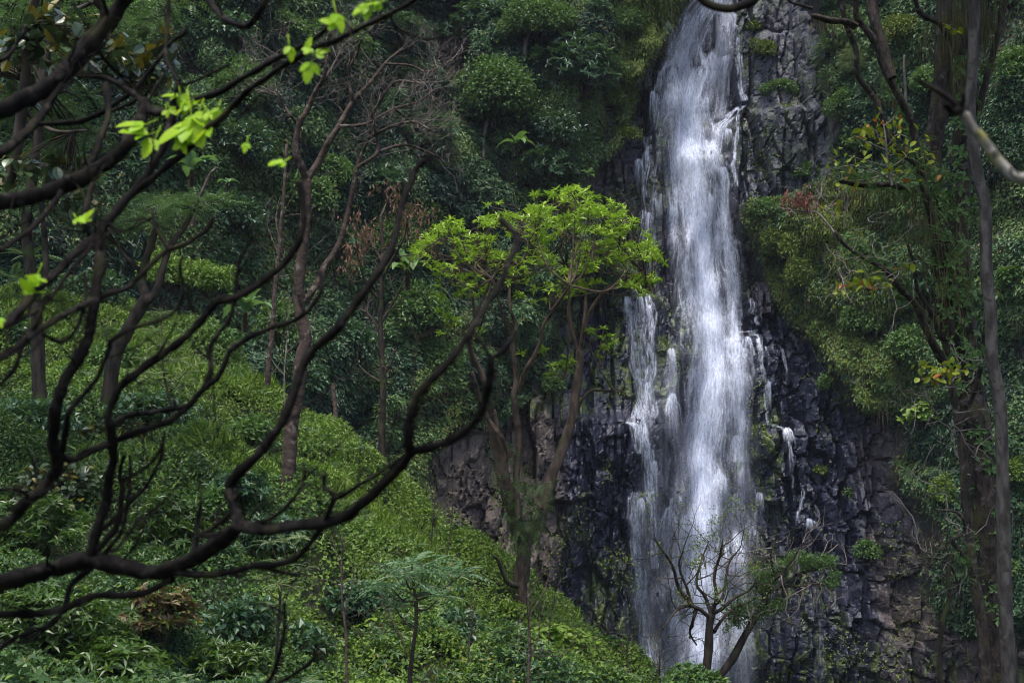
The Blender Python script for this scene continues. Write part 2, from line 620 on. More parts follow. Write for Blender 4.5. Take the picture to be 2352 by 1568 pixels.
def gsample(G, x, y):
    i = np.clip((np.asarray(x) + 46) / gs, 0, len(GX) - 1.001)
    j = np.clip((np.asarray(y) + 10) / gs, 0, len(GY) - 1.001)
    a, b = i.astype(int), j.astype(int)
    fi, fj = i - a, j - b
    return (G[a, b] * (1 - fi) + G[a + 1, b] * fi) * (1 - fj) + (G[a, b + 1] * (1 - fi) + G[a + 1, b + 1] * fi) * fj


def hit_ground(u, v):
    dr = ray(np.atleast_1d(u), np.atleast_1d(v))
    out = np.full(len(dr), 999.0)
    for t in np.arange(4, 75, 0.25):
        p = dr * t
        h = (p[:, 2] <= gsample(GZ, p[:, 0], p[:, 1])) & (out > 900)
        out[h] = t
    return out


def hit(u, v):
    return np.minimum(hit_cliff(u, v), hit_ground(u, v))


def grid_faces(nx, ny):
    i = (np.arange(nx - 1)[:, None] * ny + np.arange(ny - 1)[None]).ravel()
    return np.stack([i, i + ny, i + ny + 1, i + 1], -1)


# ------------------------------------------------------------------ materials of the setting
def rockmat():
    m, t, b = newmat('cliff_rock')

    def at(n):
        a = N(t, 'ShaderNodeAttribute', attribute_name=n)
        return a.outputs['Fac']
    n1, n2 = noise(t, 0.5, 4), noise(t, 2.2, 5)
    dry = mixc(t, ramp(t, n1, 0.35, 0.65), (0.036, 0.028, 0.025), (0.088, 0.069, 0.060))
    dry = mixc(t, ramp(t, n2, 0.5, 0.75), dry, (0.17, 0.135, 0.112))
    grey = mixc(t, ramp(t, n2, 0.35, 0.7), (0.040, 0.041, 0.053), (0.115, 0.115, 0.140))
    colr = mixc(t, ramp(t, at('grey'), 0.3, 0.7), dry, grey)
    wet_shade = mixc(t, ramp(t, n2, 0.3, 0.7), (0.006, 0.007, 0.015), (0.023, 0.026, 0.050))
    wf = at('wet_shade')
    colr = mixc(t, wf, colr, wet_shade)
    moss = mixc(t, ramp(t, n2, 0.35, 0.7), (0.03, 0.05, 0.012), (0.10, 0.13, 0.022))
    mf = mth(t, 'MULTIPLY', at('moss'), ramp(t, noise(t, 1.3, 5, stretch=(1, 1, 0.5)), 0.46, 0.56))
    colr = mixc(t, mf, colr, moss)
    soil = mixc(t, ramp(t, n2, 0.3, 0.7), (0.012, 0.012, 0.007), (0.035, 0.03, 0.018))
    colr = mixc(t, at('soil'), colr, soil)
    t.links.new(colr, b.inputs['Base Color'])
    ro = mth(t, 'SUBTRACT', 0.85, mth(t, 'MULTIPLY', wf, 0.5))
    ro = mth(t, 'ADD', ro, mth(t, 'MULTIPLY', mth(t, 'SUBTRACT', n2, 0.5), 0.35))
    t.links.new(ro, b.inputs['Roughness'])
    b.inputs['Specular IOR Level'].default_value = 0.5
    bp = N(t, 'ShaderNodeBump')
    bp.inputs['Strength'].default_value = 0.8
    bp.inputs['Distance'].default_value = 0.25
    hgt = mth(t, 'ADD', noise(t, 1.8, 8, stretch=(1, 1, 0.7), rough=0.62), mth(t, 'MULTIPLY', noise(t, 6, 4), 0.25))
    t.links.new(hgt, bp.inputs['Height'])
    t.links.new(bp.outputs[0], b.inputs['Normal'])
    return m


M_rock = rockmat()
m, t, b = newmat('soil')
t.links.new(mixc(t, ramp(t, noise(t, 1.5, 4), 0.35, 0.65), (0.012, 0.016, 0.006), (0.03, 0.035, 0.014)), b.inputs['Base Color'])
b.inputs['Roughness'].default_value = 0.95
M_soil = m

# wetness: close to the falls and low on the wall, plus shade painted as dark rock at the low right; drier and browner to the sides
wet_shade = np.maximum(sstep(330, 120, np.abs(U0 - 1600)), sstep(1230, 1330, U0) * sstep(620, 760, V0) * sstep(2050, 1800, U0))
wet_shade = np.clip(wet_shade * 0.85 + 0.8 * sstep(640, 900, V0) * sstep(1230, 1330, U0) * sstep(2300, 2100, U0) + (fbm(XX * 0.3, ZZ * 0.15, 2, 3) - 0.5) * 0.8, 0, 1)
wet_shade *= (1 - 0.85 * inpoly(U0, V0, BROWN3) * sstep(0.40, 0.58, fbm(XX * 0.35, ZZ * 0.22, 6, 3))) * (1 - 0.6 * inpoly(U0, V0, BROWN))
wet_shade = blur(wet_shade, 3)
greyr = sstep(1640, 1720, U0) * sstep(560, 440, V0) + 0.3 * sstep(1800, 1900, U0) * sstep(1350, 1500, V0)
moss = sstep(0.5, 0.62, fbm(XX * 0.16, ZZ * 0.12, 1, 3)) * 0.8 + 0.5 * sstep(0.25, 0.42, 0.5 - np.abs(rock - 0.5))
g = Geo()
g.add(np.stack([XX, YC, ZZ], -1).reshape(-1, 3), grid_faces(len(CX), len(CZ)))
cliff = build('cliff', g, M_rock, smooth=False, attrs={'wet_shade': wet_shade, 'moss': np.clip(moss, 0, 1) * (1 - 0.6 * greyr), 'soil': veg, 'grey': greyr})
tag(cliff, 'dark basalt cliff behind the waterfall with overgrown walls closing in', 'cliff', kind='structure')
g = Geo()
g.add(np.stack([gx, gy, GZ + gd * 0.5], -1).reshape(-1, 3), grid_faces(len(GX), len(GY)))
ground = build('ground', g, M_soil, smooth=True)
tag(ground, 'steep spur of ground falling from the left down to the gorge', 'ground', kind='structure')
print('setting', round(time.time() - T0, 1))

# ------------------------------------------------------------------ the waterfall
STR = [  # half width px, strength, points
    (44, 1.0, [(1595, 170), (1574, 250), (1578, 340), (1588, 430), (1600, 520), (1606, 620), (1618, 720), (1628, 830), (1622, 950), (1608, 1050), (1612, 1150), (1600, 1300), (1604, 1450), (1606, 1660)]),
    (30, 0.95, [(1635, -60), (1620, 10), (1592, 60), (1564, 120), (1548, 175)]),
    (16, 0.7, [(1640, -60), (1652, 40), (1644, 130), (1618, 230), (1600, 290)]),
    (12, 0.7, [(1655, -50), (1660, 20), (1668, 70), (1662, 140), (1655, 210), (1648, 280)]),
    (20, 0.9, [(1536, 176), (1552, 215), (1562, 280), (1560, 360), (1568, 420), (1572, 470)]),
    (14, 0.9, [(1668, 285), (1650, 300), (1640, 330), (1638, 380), (1650, 430), (1655, 480), (1662, 560), (1672, 640), (1676, 740), (1690, 850), (1690, 960), (1686, 1060)]),
    (7, 0.85, [(1540, 165), (1520, 180), (1508, 192), (1502, 240), (1498, 290), (1492, 325), (1476, 345), (1480, 380), (1474, 440), (1478, 520), (1474, 600)]),
    (6, 0.5, [(1512, 190), (1517, 260), (1512, 330), (1506, 400), (1500, 470), (1498, 560), (1500, 640)]),
    (6, 0.8, [(1680, 30), (1684, 60), (1692, 75), (1694, 130), (1700, 200), (1708, 235)]),
    (5, 0.95, [(1704, 250), (1692, 262), (1672, 268), (1658, 290)]),
    (4, 0.9, [(1690, 264), (1692, 290), (1686, 330), (1682, 380), (1688, 430)]),
    (9, 0.8, [(1437, 690), (1446, 740), (1452, 790), (1456, 850), (1470, 890), (1462, 960), (1470, 1040)]),
    (7, 0.8, [(1440, 970), (1462, 985), (1478, 1015), (1488, 1060), (1492, 1130), (1498, 1220), (1500, 1300)]),
    (7, 0.85, [(1486, 678), (1494, 720), (1490, 780), (1496, 840), (1488, 880), (1478, 930), (1476, 990), (1490, 1060), (1494, 1150)]),
    (9, 0.6, [(1455, 700), (1468, 760), (1474, 830), (1490, 890), (1500, 960)]),
    (14, 0.5, [(1545, 790), (1538, 850), (1540, 910), (1552, 980), (1560, 1060), (1565, 1150), (1575, 1250), (1580, 1340)]),
    (10, 0.7, [(1460, 1130), (1456, 1220), (1462, 1320), (1474, 1420), (1486, 1560)]),
    (14, 0.45, [(1520, 1160), (1530, 1250), (1545, 1340), (1556, 1440), (1566, 1560), (1570, 1660)]),
    (16, 0.5, [(1690, 1000), (1696, 1100), (1692, 1200), (1700, 1320), (1696, 1440), (1700, 1560), (1700, 1660)]),
    (4, 0.8, [(1722, 690), (1724, 722), (1730, 752)]),
    (5, 0.7, [(1692, 766), (1722, 770), (1742, 778), (1744, 820), (1748, 858), (1755, 880), (1757, 930), (1762, 975)]),
    (3, 0.8, [(1786, 800), (1792, 830), (1796, 866)]),
    (4, 0.5, [(1712, 800), (1722, 850), (1716, 900), (1706, 950)]),
    (4, 0.6, [(1718, 945), (1694, 950), (1692, 1000), (1700, 1100)]),
    (3, 0.6, [(1768, 975), (1790, 985), (1806, 1010), (1812, 1060), (1810, 1120)]),
    (3, 0.8, [(1838, 1120), (1835, 1160), (1828, 1180), (1832, 1195)]),
    (4, 0.7, [(1735, 1130), (1728, 1170), (1724, 1225)]),
    (8, 0.35, [(1862, 1340), (1868, 1420), (1874, 1500), (1872, 1600)]),
]
VEIL = [(1600, -60), (1560, 80), (1530, 150), (1500, 190), (1490, 330), (1470, 350), (1462, 600), (1440, 690), (1450, 850), (1470, 1000), (1460, 1200), (1455, 1400), (1470, 1700),
        (1740, 1700), (1735, 1400), (1735, 1100), (1722, 850), (1700, 700), (1690, 560), (1705, 400), (1700, 240), (1695, 120), (1690, 40), (1690, -60)]


def waterfall():
    rg = np.random.default_rng(21)
    wx_, wz_ = 0.06, 0.09
    xs = np.arange(8.0, 26.0, wx_)
    zs = np.arange(-40, 44, wz_)
    X, Z = np.meshgrid(xs, zs, indexing='ij')
    nx, nz = X.shape
    yr = sample(YC, X, Z)
    lo = yr.copy()
    for s in range(1, 7):                # stay in front of every knob close by
        lo[s:] = np.minimum(lo[s:], yr[:-s])
        lo[:-s] = np.minimum(lo[:-s], yr[s:])
    fall = lo.copy()
    for j in range(nz - 2, -1, -1):      # from the top down: water falls clear of the rock and comes back slowly
        fall[:, j] = np.minimum(lo[:, j], fall[:, j + 1] + 0.03)
    fall = blur(blur(fall, 7), 7)
    u, v, d = proj(np.stack([X, fall, Z], -1))
    root = thing('waterfall', 'tall white waterfall plunging in veils down the dark cliff', 'waterfall', (16, 100, -20))
    m, t, b = newmat('falling_water')
    at = N(t, 'ShaderNodeAttribute', attribute_name='dens').outputs['Fac']
    grain = noise(t, 1.0, 2, stretch=(9, 5, 2.6), rough=0.6)
    fine = noise(t, 1.0, 3, stretch=(4.5, 2, 0.45))
    k = mth(t, 'ADD', mth(t, 'MULTIPLY', mth(t, 'SUBTRACT', grain, 0.5), 1.5), mth(t, 'MULTIPLY', mth(t, 'SUBTRACT', fine, 0.5), 1.1))
    val = mth(t, 'MULTIPLY', at, mth(t, 'ADD', 1.0, k))
    al = ramp(t, val, 0.0, 1.15)
    b.inputs['Base Color'].default_value = (0.75, 0.81, 0.97, 1)
    b.inputs['Roughness'].default_value = 0.6
    tl = N(t, 'ShaderNodeBsdfTranslucent')
    tl.inputs[0].default_value = (0.75, 0.81, 0.97, 1)
    m1 = N(t, 'ShaderNodeMixShader')
    m1.inputs[0].default_value = 0.25
    t.links.new(b.outputs[0], m1.inputs[1])
    t.links.new(tl.outputs[0], m1.inputs[2])
    tp = N(t, 'ShaderNodeBsdfTransparent')
    m2 = N(t, 'ShaderNodeMixShader')
    t.links.new(al, m2.inputs[0])
    t.links.new(tp.outputs[0], m2.inputs[1])
    t.links.new(m1.outputs[0], m2.inputs[2])
    t.links.new(m2.outputs[0], t.nodes['Material Output'].inputs[0])
    ff = grid_faces(nx, nz)
    veil = blur(blur(inpoly(u, v, VEIL).astype(float), 10), 10)

    def splat(buf, x, z, I, w):
        """Lay down thin runs of water: x, z, I are (runs, steps); w is the half width in metres."""
        j = np.round((z - zs[0]) / wz_).astype(int)
        c = (x - xs[0]) / wx_
        for k in range(-4, 5):
            i = np.floor(c).astype(int) + k
            q = np.exp(-(((i - c) * wx_) / w) ** 2) * I
            ok = (i >= 0) & (i < nx) & (j >= 0) & (j < nz)
            np.maximum.at(buf, (i[ok], j[ok]), q[ok])

    # the strands as drawn, in metres on the wall
    LINES = []
    for hw, st_, pts in STR:
        pts = catmull(np.array(pts, float), 6)
        dd = hit_cliff(pts[:, 0], pts[:, 1], YROCK)
        dd = np.clip(dd, 90, 108)
        w = P(pts[:, 0], pts[:, 1], dd)
        LINES.append((hw * 100 / F, st_, w[:, 0], w[:, 2]))

    def runs(buf, which, per, wid, Lr, wide=1.0, gain=1.0):
        for i in which:
            hw, st_, lx, lz = LINES[i]
            s = np.concatenate([[0], np.cumsum(np.hypot(np.diff(lx), np.diff(lz)))])
            n = max(int(per * s[-1] * max(hw, 0.25)), 6)
            s0 = rg.uniform(-1, s[-1], n)[:, None]
            L = rg.uniform(*Lr, n)[:, None]
            q = np.linspace(0, 1, 120)[None]
            ss = s0 + L * q
            off = np.clip(rg.normal(size=(n, 1)) * 0.55, -1.3, 1.3) * hw * wide
            x = np.interp(ss, s, lx) + off + rg.normal(size=(n, 1)) * 0.25 * hw * q + 0.05 * np.sin(ss * 1.7 + rg.uniform(0, 6, (n, 1)))
            z = np.interp(ss, s, lz)
            I = gain * st_ * rg.uniform(0.35, 1.0, (n, 1)) * np.minimum(q * 6, 1) * (1 - q) ** 0.6 * ((ss > 0) & (ss < s[-1]))
            splat(buf, x, z, I, rg.uniform(*wid, (n, 1)))

    def bursts(buf, pts, n, gain, spread=0.8):
        """Where water strikes a ledge: a bright knot fanning out below."""
        for (bu, bv, wd, ln) in pts:
            c = P(bu, bv, 100)
            q = np.linspace(0, 1, 90)[None]
            sp = rg.normal(size=(n, 1)) * wd * 100 / F
            L = ln * 100 / F * rg.uniform(0.5, 1.1, (n, 1))
            x = c[0] + sp * (0.25 + 0.75 * np.sqrt(q)) * spread + rg.normal(size=(n, 1)) * 0.05
            z = c[2] - L * (0.25 * q + 0.75 * q ** 1.6) - 0.12 * (sp / 0.5) ** 2
            I = gain * rg.uniform(0.4, 1, (n, 1)) * (1 - q) ** 0.8 * np.minimum(q * 12 + 0.4, 1)
            splat(buf, x, z, I, rg.uniform(0.035, 0.08, (n, 1)))
    main = [0, 1, 2, 3, 4, 5, 15, 17, 18]
    side = [i for i in range(len(STR)) if i not in main]
    K = [(1620, 20, 40, 120), (1590, 70, 30, 120), (1562, 120, 20, 110), (1665, 60, 14, 120), (1545, 180, 14, 130), (1600, 190, 30, 120), (1575, 260, 22, 150), (1640, 290, 14, 90), (1655, 305, 16, 110), (1605, 330, 30, 160), (1590, 320, 12, 90), (1572, 400, 16, 140), (1560, 450, 10, 120),
         (1645, 430, 16, 140), (1610, 480, 24, 170), (1665, 520, 12, 120), (1606, 560, 26, 170), (1640, 640, 20, 150), (1600, 650, 22, 160), (1620, 740, 26, 170), (1660, 700, 14, 150), (1690, 770, 14, 110), (1600, 840, 24, 170), (1640, 860, 22, 170), (1690, 850, 10, 120), (1618, 940, 30, 170), (1606, 1040, 24, 170), (1616, 1110, 12, 120),
         (1590, 1150, 24, 170), (1650, 1080, 18, 160), (1566, 1180, 14, 140), (1600, 1270, 24, 180), (1690, 1220, 14, 150), (1560, 1310, 12, 140), (1604, 1390, 22, 170), (1690, 1400, 16, 150), (1545, 1400, 12, 130)]
    K2 = [(1507, 190, 8, 90), (1476, 345, 8, 90), (1495, 325, 6, 60), (1500, 470, 8, 90), (1660, 288, 6, 40), (1692, 262, 7, 60), (1694, 74, 7, 50), (1437, 690, 6, 80), (1470, 676, 12, 100), (1492, 700, 6, 80), (1452, 790, 9, 90), (1485, 880, 10, 110), (1540, 800, 10, 100), (1540, 905, 14, 120), (1466, 985, 10, 100), (1488, 1060, 9, 120), (1475, 935, 7, 90),
          (1722, 770, 10, 60), (1742, 778, 4, 60), (1755, 880, 5, 70), (1700, 945, 5, 80), (1832, 1188, 8, 30), (1795, 985, 10, 40), (1730, 1130, 5, 60), (1525, 1160, 14, 130), (1456, 1140, 8, 120), (1690, 1000, 10, 120), (1462, 850, 8, 80)]
    jit = [(bu + rg.normal() * 26, bv + rg.normal() * 30, wd * 0.7, ln * 0.8) for bu, bv, wd, ln in K for _ in range(4)]
    A, B_, C_ = np.zeros(X.shape), np.zeros(X.shape), np.zeros(X.shape)
    runs(A, main, 12, (0.03, 0.075), (2, 8), 1.0)
    runs(B_, main, 10, (0.03, 0.07), (2, 7), 0.9)
    runs(A, [0], 10, (0.045, 0.10), (3, 9), 0.5, 1.1)
    runs(B_, [0, 4, 5], 7, (0.08, 0.16), (3, 9), 0.5)
    bursts(A, K, 34, 1.0)
    bursts(B_, jit, 7, 0.75)
    runs(C_, side, 24, (0.03, 0.07), (0.5, 2.2), 1.1)
    bursts(C_, K2, 18, 0.9)
    runs(C_, [11, 12, 13, 14, 16], 26, (0.04, 0.09), (0.8, 3.5), 1.3)
    halo = np.zeros(X.shape)
    runs(halo, list(range(len(STR))), 6, (0.14, 0.26), (3, 10), 1.9, 0.5)
    low = sstep(700, 1300, v)
    inside = sstep(0.02, 0.35, blur(veil, 6))
    for name, off, dens in (('spray_veil', 0.12, veil * (0.04 + 0.19 * low) + blur(halo, 3) * (0.3 + 0.7 * inside) * 0.42), ('main_fall', 0.45, np.maximum(A * 0.72, blur(A, 3) * 0.95)), ('main_fall', 0.85, B_ * 0.6 + blur(B_, 3) * 0.25), ('side_cascade', 0.25, C_)):
        keep = dens > 0.012
        fm = keep.ravel()[ff].any(1)
        used = np.unique(ff[fm])
        remap = np.zeros(X.size, int)
        remap[used] = np.arange(len(used))
        g = Geo()
        rip = (fbm(X * 0.9, Z * 0.2, 3, 2) - 0.5) * 0.4
        vv = np.stack([X, fall - off - rip * off, Z], -1).reshape(-1, 3)[used]
        g.add(vv, remap[ff[fm]])
        build(name, g, m, root, smooth=True, attrs={'dens': np.clip(dens, 0, 1.1).ravel()[used]})
    return root


waterfall()
print('water', round(time.time() - T0, 1))

# ------------------------------------------------------------------ foliage materials


def wallmat():
    """Each bush of the tangle has its own green."""
    m = leafmat('leaf_wall', (0.010, 0.034, 0.020), (0.052, 0.115, 0.042), rough=0.5, transl=0.25, patch=0.12, odd=(0.14, 0.12, 0.03), oddp=0.015)
    t = m.node_tree
    at = N(t, 'ShaderNodeAttribute', attribute_name='bush').outputs['Fac']
    ge = N(t, 'ShaderNodeNewGeometry').outputs['Random Per Island']
    f = mth(t, 'ADD', mth(t, 'MULTIPLY', at, 1.0), mth(t, 'MULTIPLY', mth(t, 'SUBTRACT', ge, 0.5), 0.4), clamp=True)
    c = mixc(t, ramp(t, f, 0.0, 0.5), (0.012, 0.040, 0.022), (0.050, 0.110, 0.044))
    c = mixc(t, ramp(t, f, 0.5, 1.0), c, (0.120, 0.200, 0.055))
    c = mixc(t, mth(t, 'GREATER_THAN', ge, 0.985), c, (0.15, 0.12, 0.03))
    for n in t.nodes:
        if n.type == 'BSDF_PRINCIPLED':
            t.links.new(c, n.inputs['Base Color'])
        if n.type == 'BSDF_TRANSLUCENT':
            t.links.new(c, n.inputs[0])
    return m


L_dark = leafmat('leaf_dark', (0.018, 0.052, 0.026), (0.054, 0.115, 0.052), rough=0.42, transl=0.2, spec=0.45)
L_mid = leafmat('leaf_mid', (0.036, 0.085, 0.022), (0.098, 0.180, 0.044), rough=0.5, transl=0.28)
L_wall = wallmat()
L_olive = leafmat('leaf_olive', (0.060, 0.105, 0.015), (0.165, 0.220, 0.032), rough=0.6, transl=0.25, patch=0.2, odd=(0.12, 0.07, 0.03), oddp=0.05)
L_grass = leafmat('leaf_grass', (0.070, 0.130, 0.014), (0.165, 0.255, 0.034), rough=0.5, transl=0.3, patch=0.16, c3=(0.10, 0.175, 0.03))
L_bright = leafmat('leaf_bright', (0.17, 0.30, 0.016), (0.34, 0.47, 0.04), rough=0.38, transl=0.4, spec=0.5, patch=0.5)
L_young = leafmat('leaf_young', (0.20, 0.42, 0.004), (0.36, 0.52, 0.008), rough=0.45, transl=0.5, spec=0.3, patch=3.0)
L_gloss = leafmat('leaf_gloss', (0.020, 0.052, 0.008), (0.070, 0.130, 0.016), rough=0.35, transl=0.25, spec=0.55, patch=0.6)
L_round = leafmat('leaf_round', (0.022, 0.040, 0.018), (0.055, 0.085, 0.028), rough=0.3, transl=0.2, spec=0.6, patch=0.7, odd=(0.13, 0.11, 0.012), oddp=0.13)
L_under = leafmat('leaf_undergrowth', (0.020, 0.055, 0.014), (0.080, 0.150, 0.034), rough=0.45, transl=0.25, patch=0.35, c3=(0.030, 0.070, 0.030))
L_weed = leafmat('leaf_weed', (0.024, 0.068, 0.020), (0.085, 0.145, 0.040), rough=0.45, transl=0.3, patch=0.4, odd=(0.16, 0.14, 0.03), oddp=0.04)
L_bronze = leafmat('leaf_bronze', (0.080, 0.060, 0.022), (0.150, 0.105, 0.050), rough=0.45, transl=0.25, patch=0.7, odd=(0.10, 0.13, 0.02), oddp=0.3)
L_pinn = leafmat('leaf_pinnate', (0.045, 0.100, 0.035), (0.110, 0.190, 0.075), rough=0.45, transl=0.3, patch=0.5)
L_sap = leafmat('leaf_sapling', (0.055, 0.120, 0.050), (0.130, 0.220, 0.100), rough=0.45, transl=0.35, patch=1.5, odd=(0.20, 0.17, 0.09), oddp=0.06)
L_pale = leafmat('leaf_pale', (0.075, 0.130, 0.045), (0.160, 0.220, 0.085), rough=0.5, transl=0.3, patch=0.5, odd=(0.20, 0.17, 0.05), oddp=0.12)
L_fern = leafmat('leaf_fern', (0.030, 0.075, 0.018), (0.085, 0.155, 0.035), rough=0.5, transl=0.3, patch=0.5, odd=(0.10, 0.05, 0.02), oddp=0.04)
L_yel = leafmat('leaf_yellow', (0.13, 0.19, 0.010), (0.26, 0.30, 0.02), rough=0.4, transl=0.4, patch=1.0, odd=(0.30, 0.11, 0.02), oddp=0.10)
L_dead = leafmat('leaf_dead', (0.075, 0.032, 0.020), (0.16, 0.075, 0.048), rough=0.7, transl=0.2, patch=1.0)
L_ban = leafmat('leaf_banana', (0.075, 0.155, 0.065), (0.13, 0.23, 0.10), rough=0.35, transl=0.3, patch=1.0)
L_vine = leafmat('vine_stem', (0.040, 0.034, 0.022), (0.110, 0.090, 0.062), rough=0.9, transl=0.0, patch=0.8)
L_mossh = leafmat('moss_hanging', (0.026, 0.024, 0.010), (0.070, 0.064, 0.020), rough=0.9, transl=0.1, patch=0.8)
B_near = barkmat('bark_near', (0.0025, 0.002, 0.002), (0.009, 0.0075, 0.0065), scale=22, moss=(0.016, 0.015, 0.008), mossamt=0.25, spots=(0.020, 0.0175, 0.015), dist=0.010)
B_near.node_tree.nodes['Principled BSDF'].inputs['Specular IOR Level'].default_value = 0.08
B_lich = barkmat('bark_lichen', (0.05, 0.047, 0.038), (0.20, 0.19, 0.165), scale=34, moss=(0.13, 0.13, 0.035), mossamt=0.2, spots=(0.03, 0.028, 0.022), dist=0.004)
B_brown = barkmat('bark_brown', (0.026, 0.018, 0.014), (0.070, 0.048, 0.038), scale=5, spots=(0.12, 0.10, 0.085), stretch=(1, 1, 1.6))
B_grey = barkmat('bark_grey', (0.09, 0.075, 0.065), (0.20, 0.17, 0.15), scale=5)
B_twig = barkmat('bark_twig', (0.055, 0.046, 0.040), (0.125, 0.105, 0.093), scale=5)
B_pale = barkmat('bark_pale', (0.022, 0.019, 0.017), (0.070, 0.063, 0.058), scale=7, spots=(0.03, 0.025, 0.02))
B_dark = barkmat('bark_dark', (0.016, 0.012, 0.009), (0.050, 0.038, 0.028), scale=5, moss=(0.035, 0.045, 0.012), mossamt=0.35)
B_rose = barkmat('bark_rosette', (0.035, 0.024, 0.017), (0.095, 0.066, 0.048), scale=6, moss=(0.05, 0.055, 0.02), mossamt=0.2)
B_mossy = barkmat('bark_mossy', (0.012, 0.010, 0.008), (0.045, 0.034, 0.027), scale=7, moss=(0.045, 0.040, 0.016), mossamt=0.25, spots=(0.075, 0.064, 0.056), bump=0.9, dist=0.08)

LEAF = {  # material, length, width, style
    'laurel': (L_dark, 0.50, 0.17, 'ros'), 'broad': (L_mid, 0.34, 0.19, 'one'), 'small': (L_mid, 0.22, 0.13, 'one'), 'wall': (L_wall, 0.26, 0.15, 'one'),
    'olive': (L_olive, 0.22, 0.11, 'one'), 'feather': (L_pinn, 0.60, 0.1, 'frond'), 'gloss': (L_gloss, 0.20, 0.065, 'ros'), 'round': (L_round, 0.24, 0.18, 'big'),
    'grass': (L_grass, 0.17, 0.10, 'one'), 'bronze': (L_bronze, 0.20, 0.10, 'ros'), 'pinn': (L_pinn, 0.55, 0.1, 'frond'), 'pale': (L_pale, 0.5, 0.1, 'frond'),
    'darkbroad': (L_dark, 0.30, 0.19, 'one'), 'bright': (L_bright, 0.24, 0.15, 'one'), 'fern': (L_fern, 0.9, 0.1, 'frond'), 'nearbroad': (L_grass, 0.26, 0.17, 'bigr'),
    'dead': (L_dead, 0.22, 0.08, 'one'), 'yellow': (L_yel, 0.22, 0.12, 'one')}
UP = np.array([0, 0, 1.0])


def crown(g, c, rad, kind, rg, size=1.0, lai=1.5, lumps=14, flat=False):
    """Fill an uneven crown: many lumps, leaves on and just inside their upper and outer faces."""
    mat, L, Wd, style = LEAF[kind]
    L, Wd = L * size, Wd * size
    rad = np.asarray(rad, float)
    dirs = rand_unit(rg, lumps)
    dirs[:, 2] = np.abs(dirs[:, 2]) * 0.9 - 0.3
    cen = np.asarray(c) + dirs * rad * rg.uniform(0.35, 0.8, (lumps, 1))
    lr = rad[None] * rg.uniform(0.28, 0.55, (lumps, 1))
    area = 4 * np.pi * np.mean(rad) ** 2
    la = {'ros': L * Wd * 0.55 * 7, 'one': L * Wd * 0.55, 'frond': L * L * 0.22, 'big': L * Wd * 0.7, 'bigr': L * Wd * 0.7 * 4}[style]
    n = max(int(area * lai / la), 20)
    w = (lr ** 2).mean(1)
    k = rg.choice(lumps, n, p=w / w.sum())
    dd = rand_unit(rg, n)
    dd[:, 2] = np.where(dd[:, 2] < -0.7, -dd[:, 2], dd[:, 2])
    bumps = 1 + 0.45 * (vnoise(dd[:, 0] * 2.6 + k * 1.7, dd[:, 2] * 2.6 + dd[:, 1] * 1.3, 5) - 0.4)
    pos = cen[k] + dd * lr[k] * rg.uniform(0.55, 1.08, (n, 1)) ** 0.6 * bumps[:, None]
    pos = pos + rg.normal(size=(n, 3)) * (rg.random((n, 1)) < 0.15) * lr[k] * 0.22
    nn = unit(dd * 0.5 + UP * 0.75 + rg.normal(size=(n, 3)) * 0.35)
    ld = unit(dd * 0.9 + rg.normal(size=(n, 3)) * 0.7 - UP * 0.25)
    if style == 'one':
        leaves(g, pos, ld, nn, L * rg.uniform(0.65, 1.25, n), Wd * rg.uniform(0.7, 1.2, n))
    elif style == 'ros':
        rosettes(g, pos, nn, 7, L, Wd, rg, spread=(-0.25, 0.6))
    elif style == 'big':
        bigleaves(g, pos, ld, nn, L * rg.uniform(0.6, 1.2, n), Wd * rg.uniform(0.7, 1.2, n))
    elif style == 'bigr':
        rosettes(g, pos, nn, 4, L, Wd, rg, spread=(-0.3, 0.4), big=True)
    else:
        ld[:, 2] *= 0.5
        fronds(g, pos, ld, unit(UP + rg.normal(size=(n, 3)) * 0.25), L * rg.uniform(0.7, 1.2, n), rg, pairs=6, lw=0.30, lb=0.36)
    return mat, cen


_SEED = [100]


def nextrng():
    _SEED[0] += 1
    return np.random.default_rng(_SEED[0])


def shrub(name, kind, u, v, ru, rv, label, cat='shrub', d=None, group=None, size=1.0, lai=1.5, lumps=14, stem=B_dark, push=0.35, part='foliage'):
    """A bush whose middle shows at (u, v), standing on whatever ground or wall is there."""
    rg = nextrng()
    if d is None:
        d = float(hit([u], [v])[0])
    rx, rz = ru * d / F, rv * d / F
    ry = 0.8 * (rx + rz) / 2
    c = P(u, v, d - ry * push)
    foot = P(u, v + rv * 0.7, d)
    root = thing(name, label, cat, foot, group)
    g = Geo()
    mat, cen = crown(g, c, (rx, ry, rz), kind, rg, size, lai, lumps)
    build(part, g, mat, root)
    s = Geo()
    for q in cen[:7]:
        mid = (foot + q) / 2 + rg.normal(size=3) * 0.12 * rx
        tube(s, catmull([foot, mid, q], 4), np.linspace(0.022, 0.008, 9) * (rx + rz), 5)
    build('stem', s, stem, root)
    return root


def path(pts, d0, d1=None, wob=0.0, seed=0, n=5):
    pts = catmull(np.asarray(pts, float), n)
    L = np.concatenate([[0], np.cumsum(np.hypot(*np.diff(pts, axis=0).T))])
    t = L / L[-1]
    d = d0 + ((d1 if d1 is not None else d0) - d0) * t
    if wob:
        d = d + wob * (vnoise(t * 4, t * 0 + seed, seed % 5) - 0.5) * np.minimum(t * 4, 1)
    return P(pts[:, 0], pts[:, 1], d), t, d


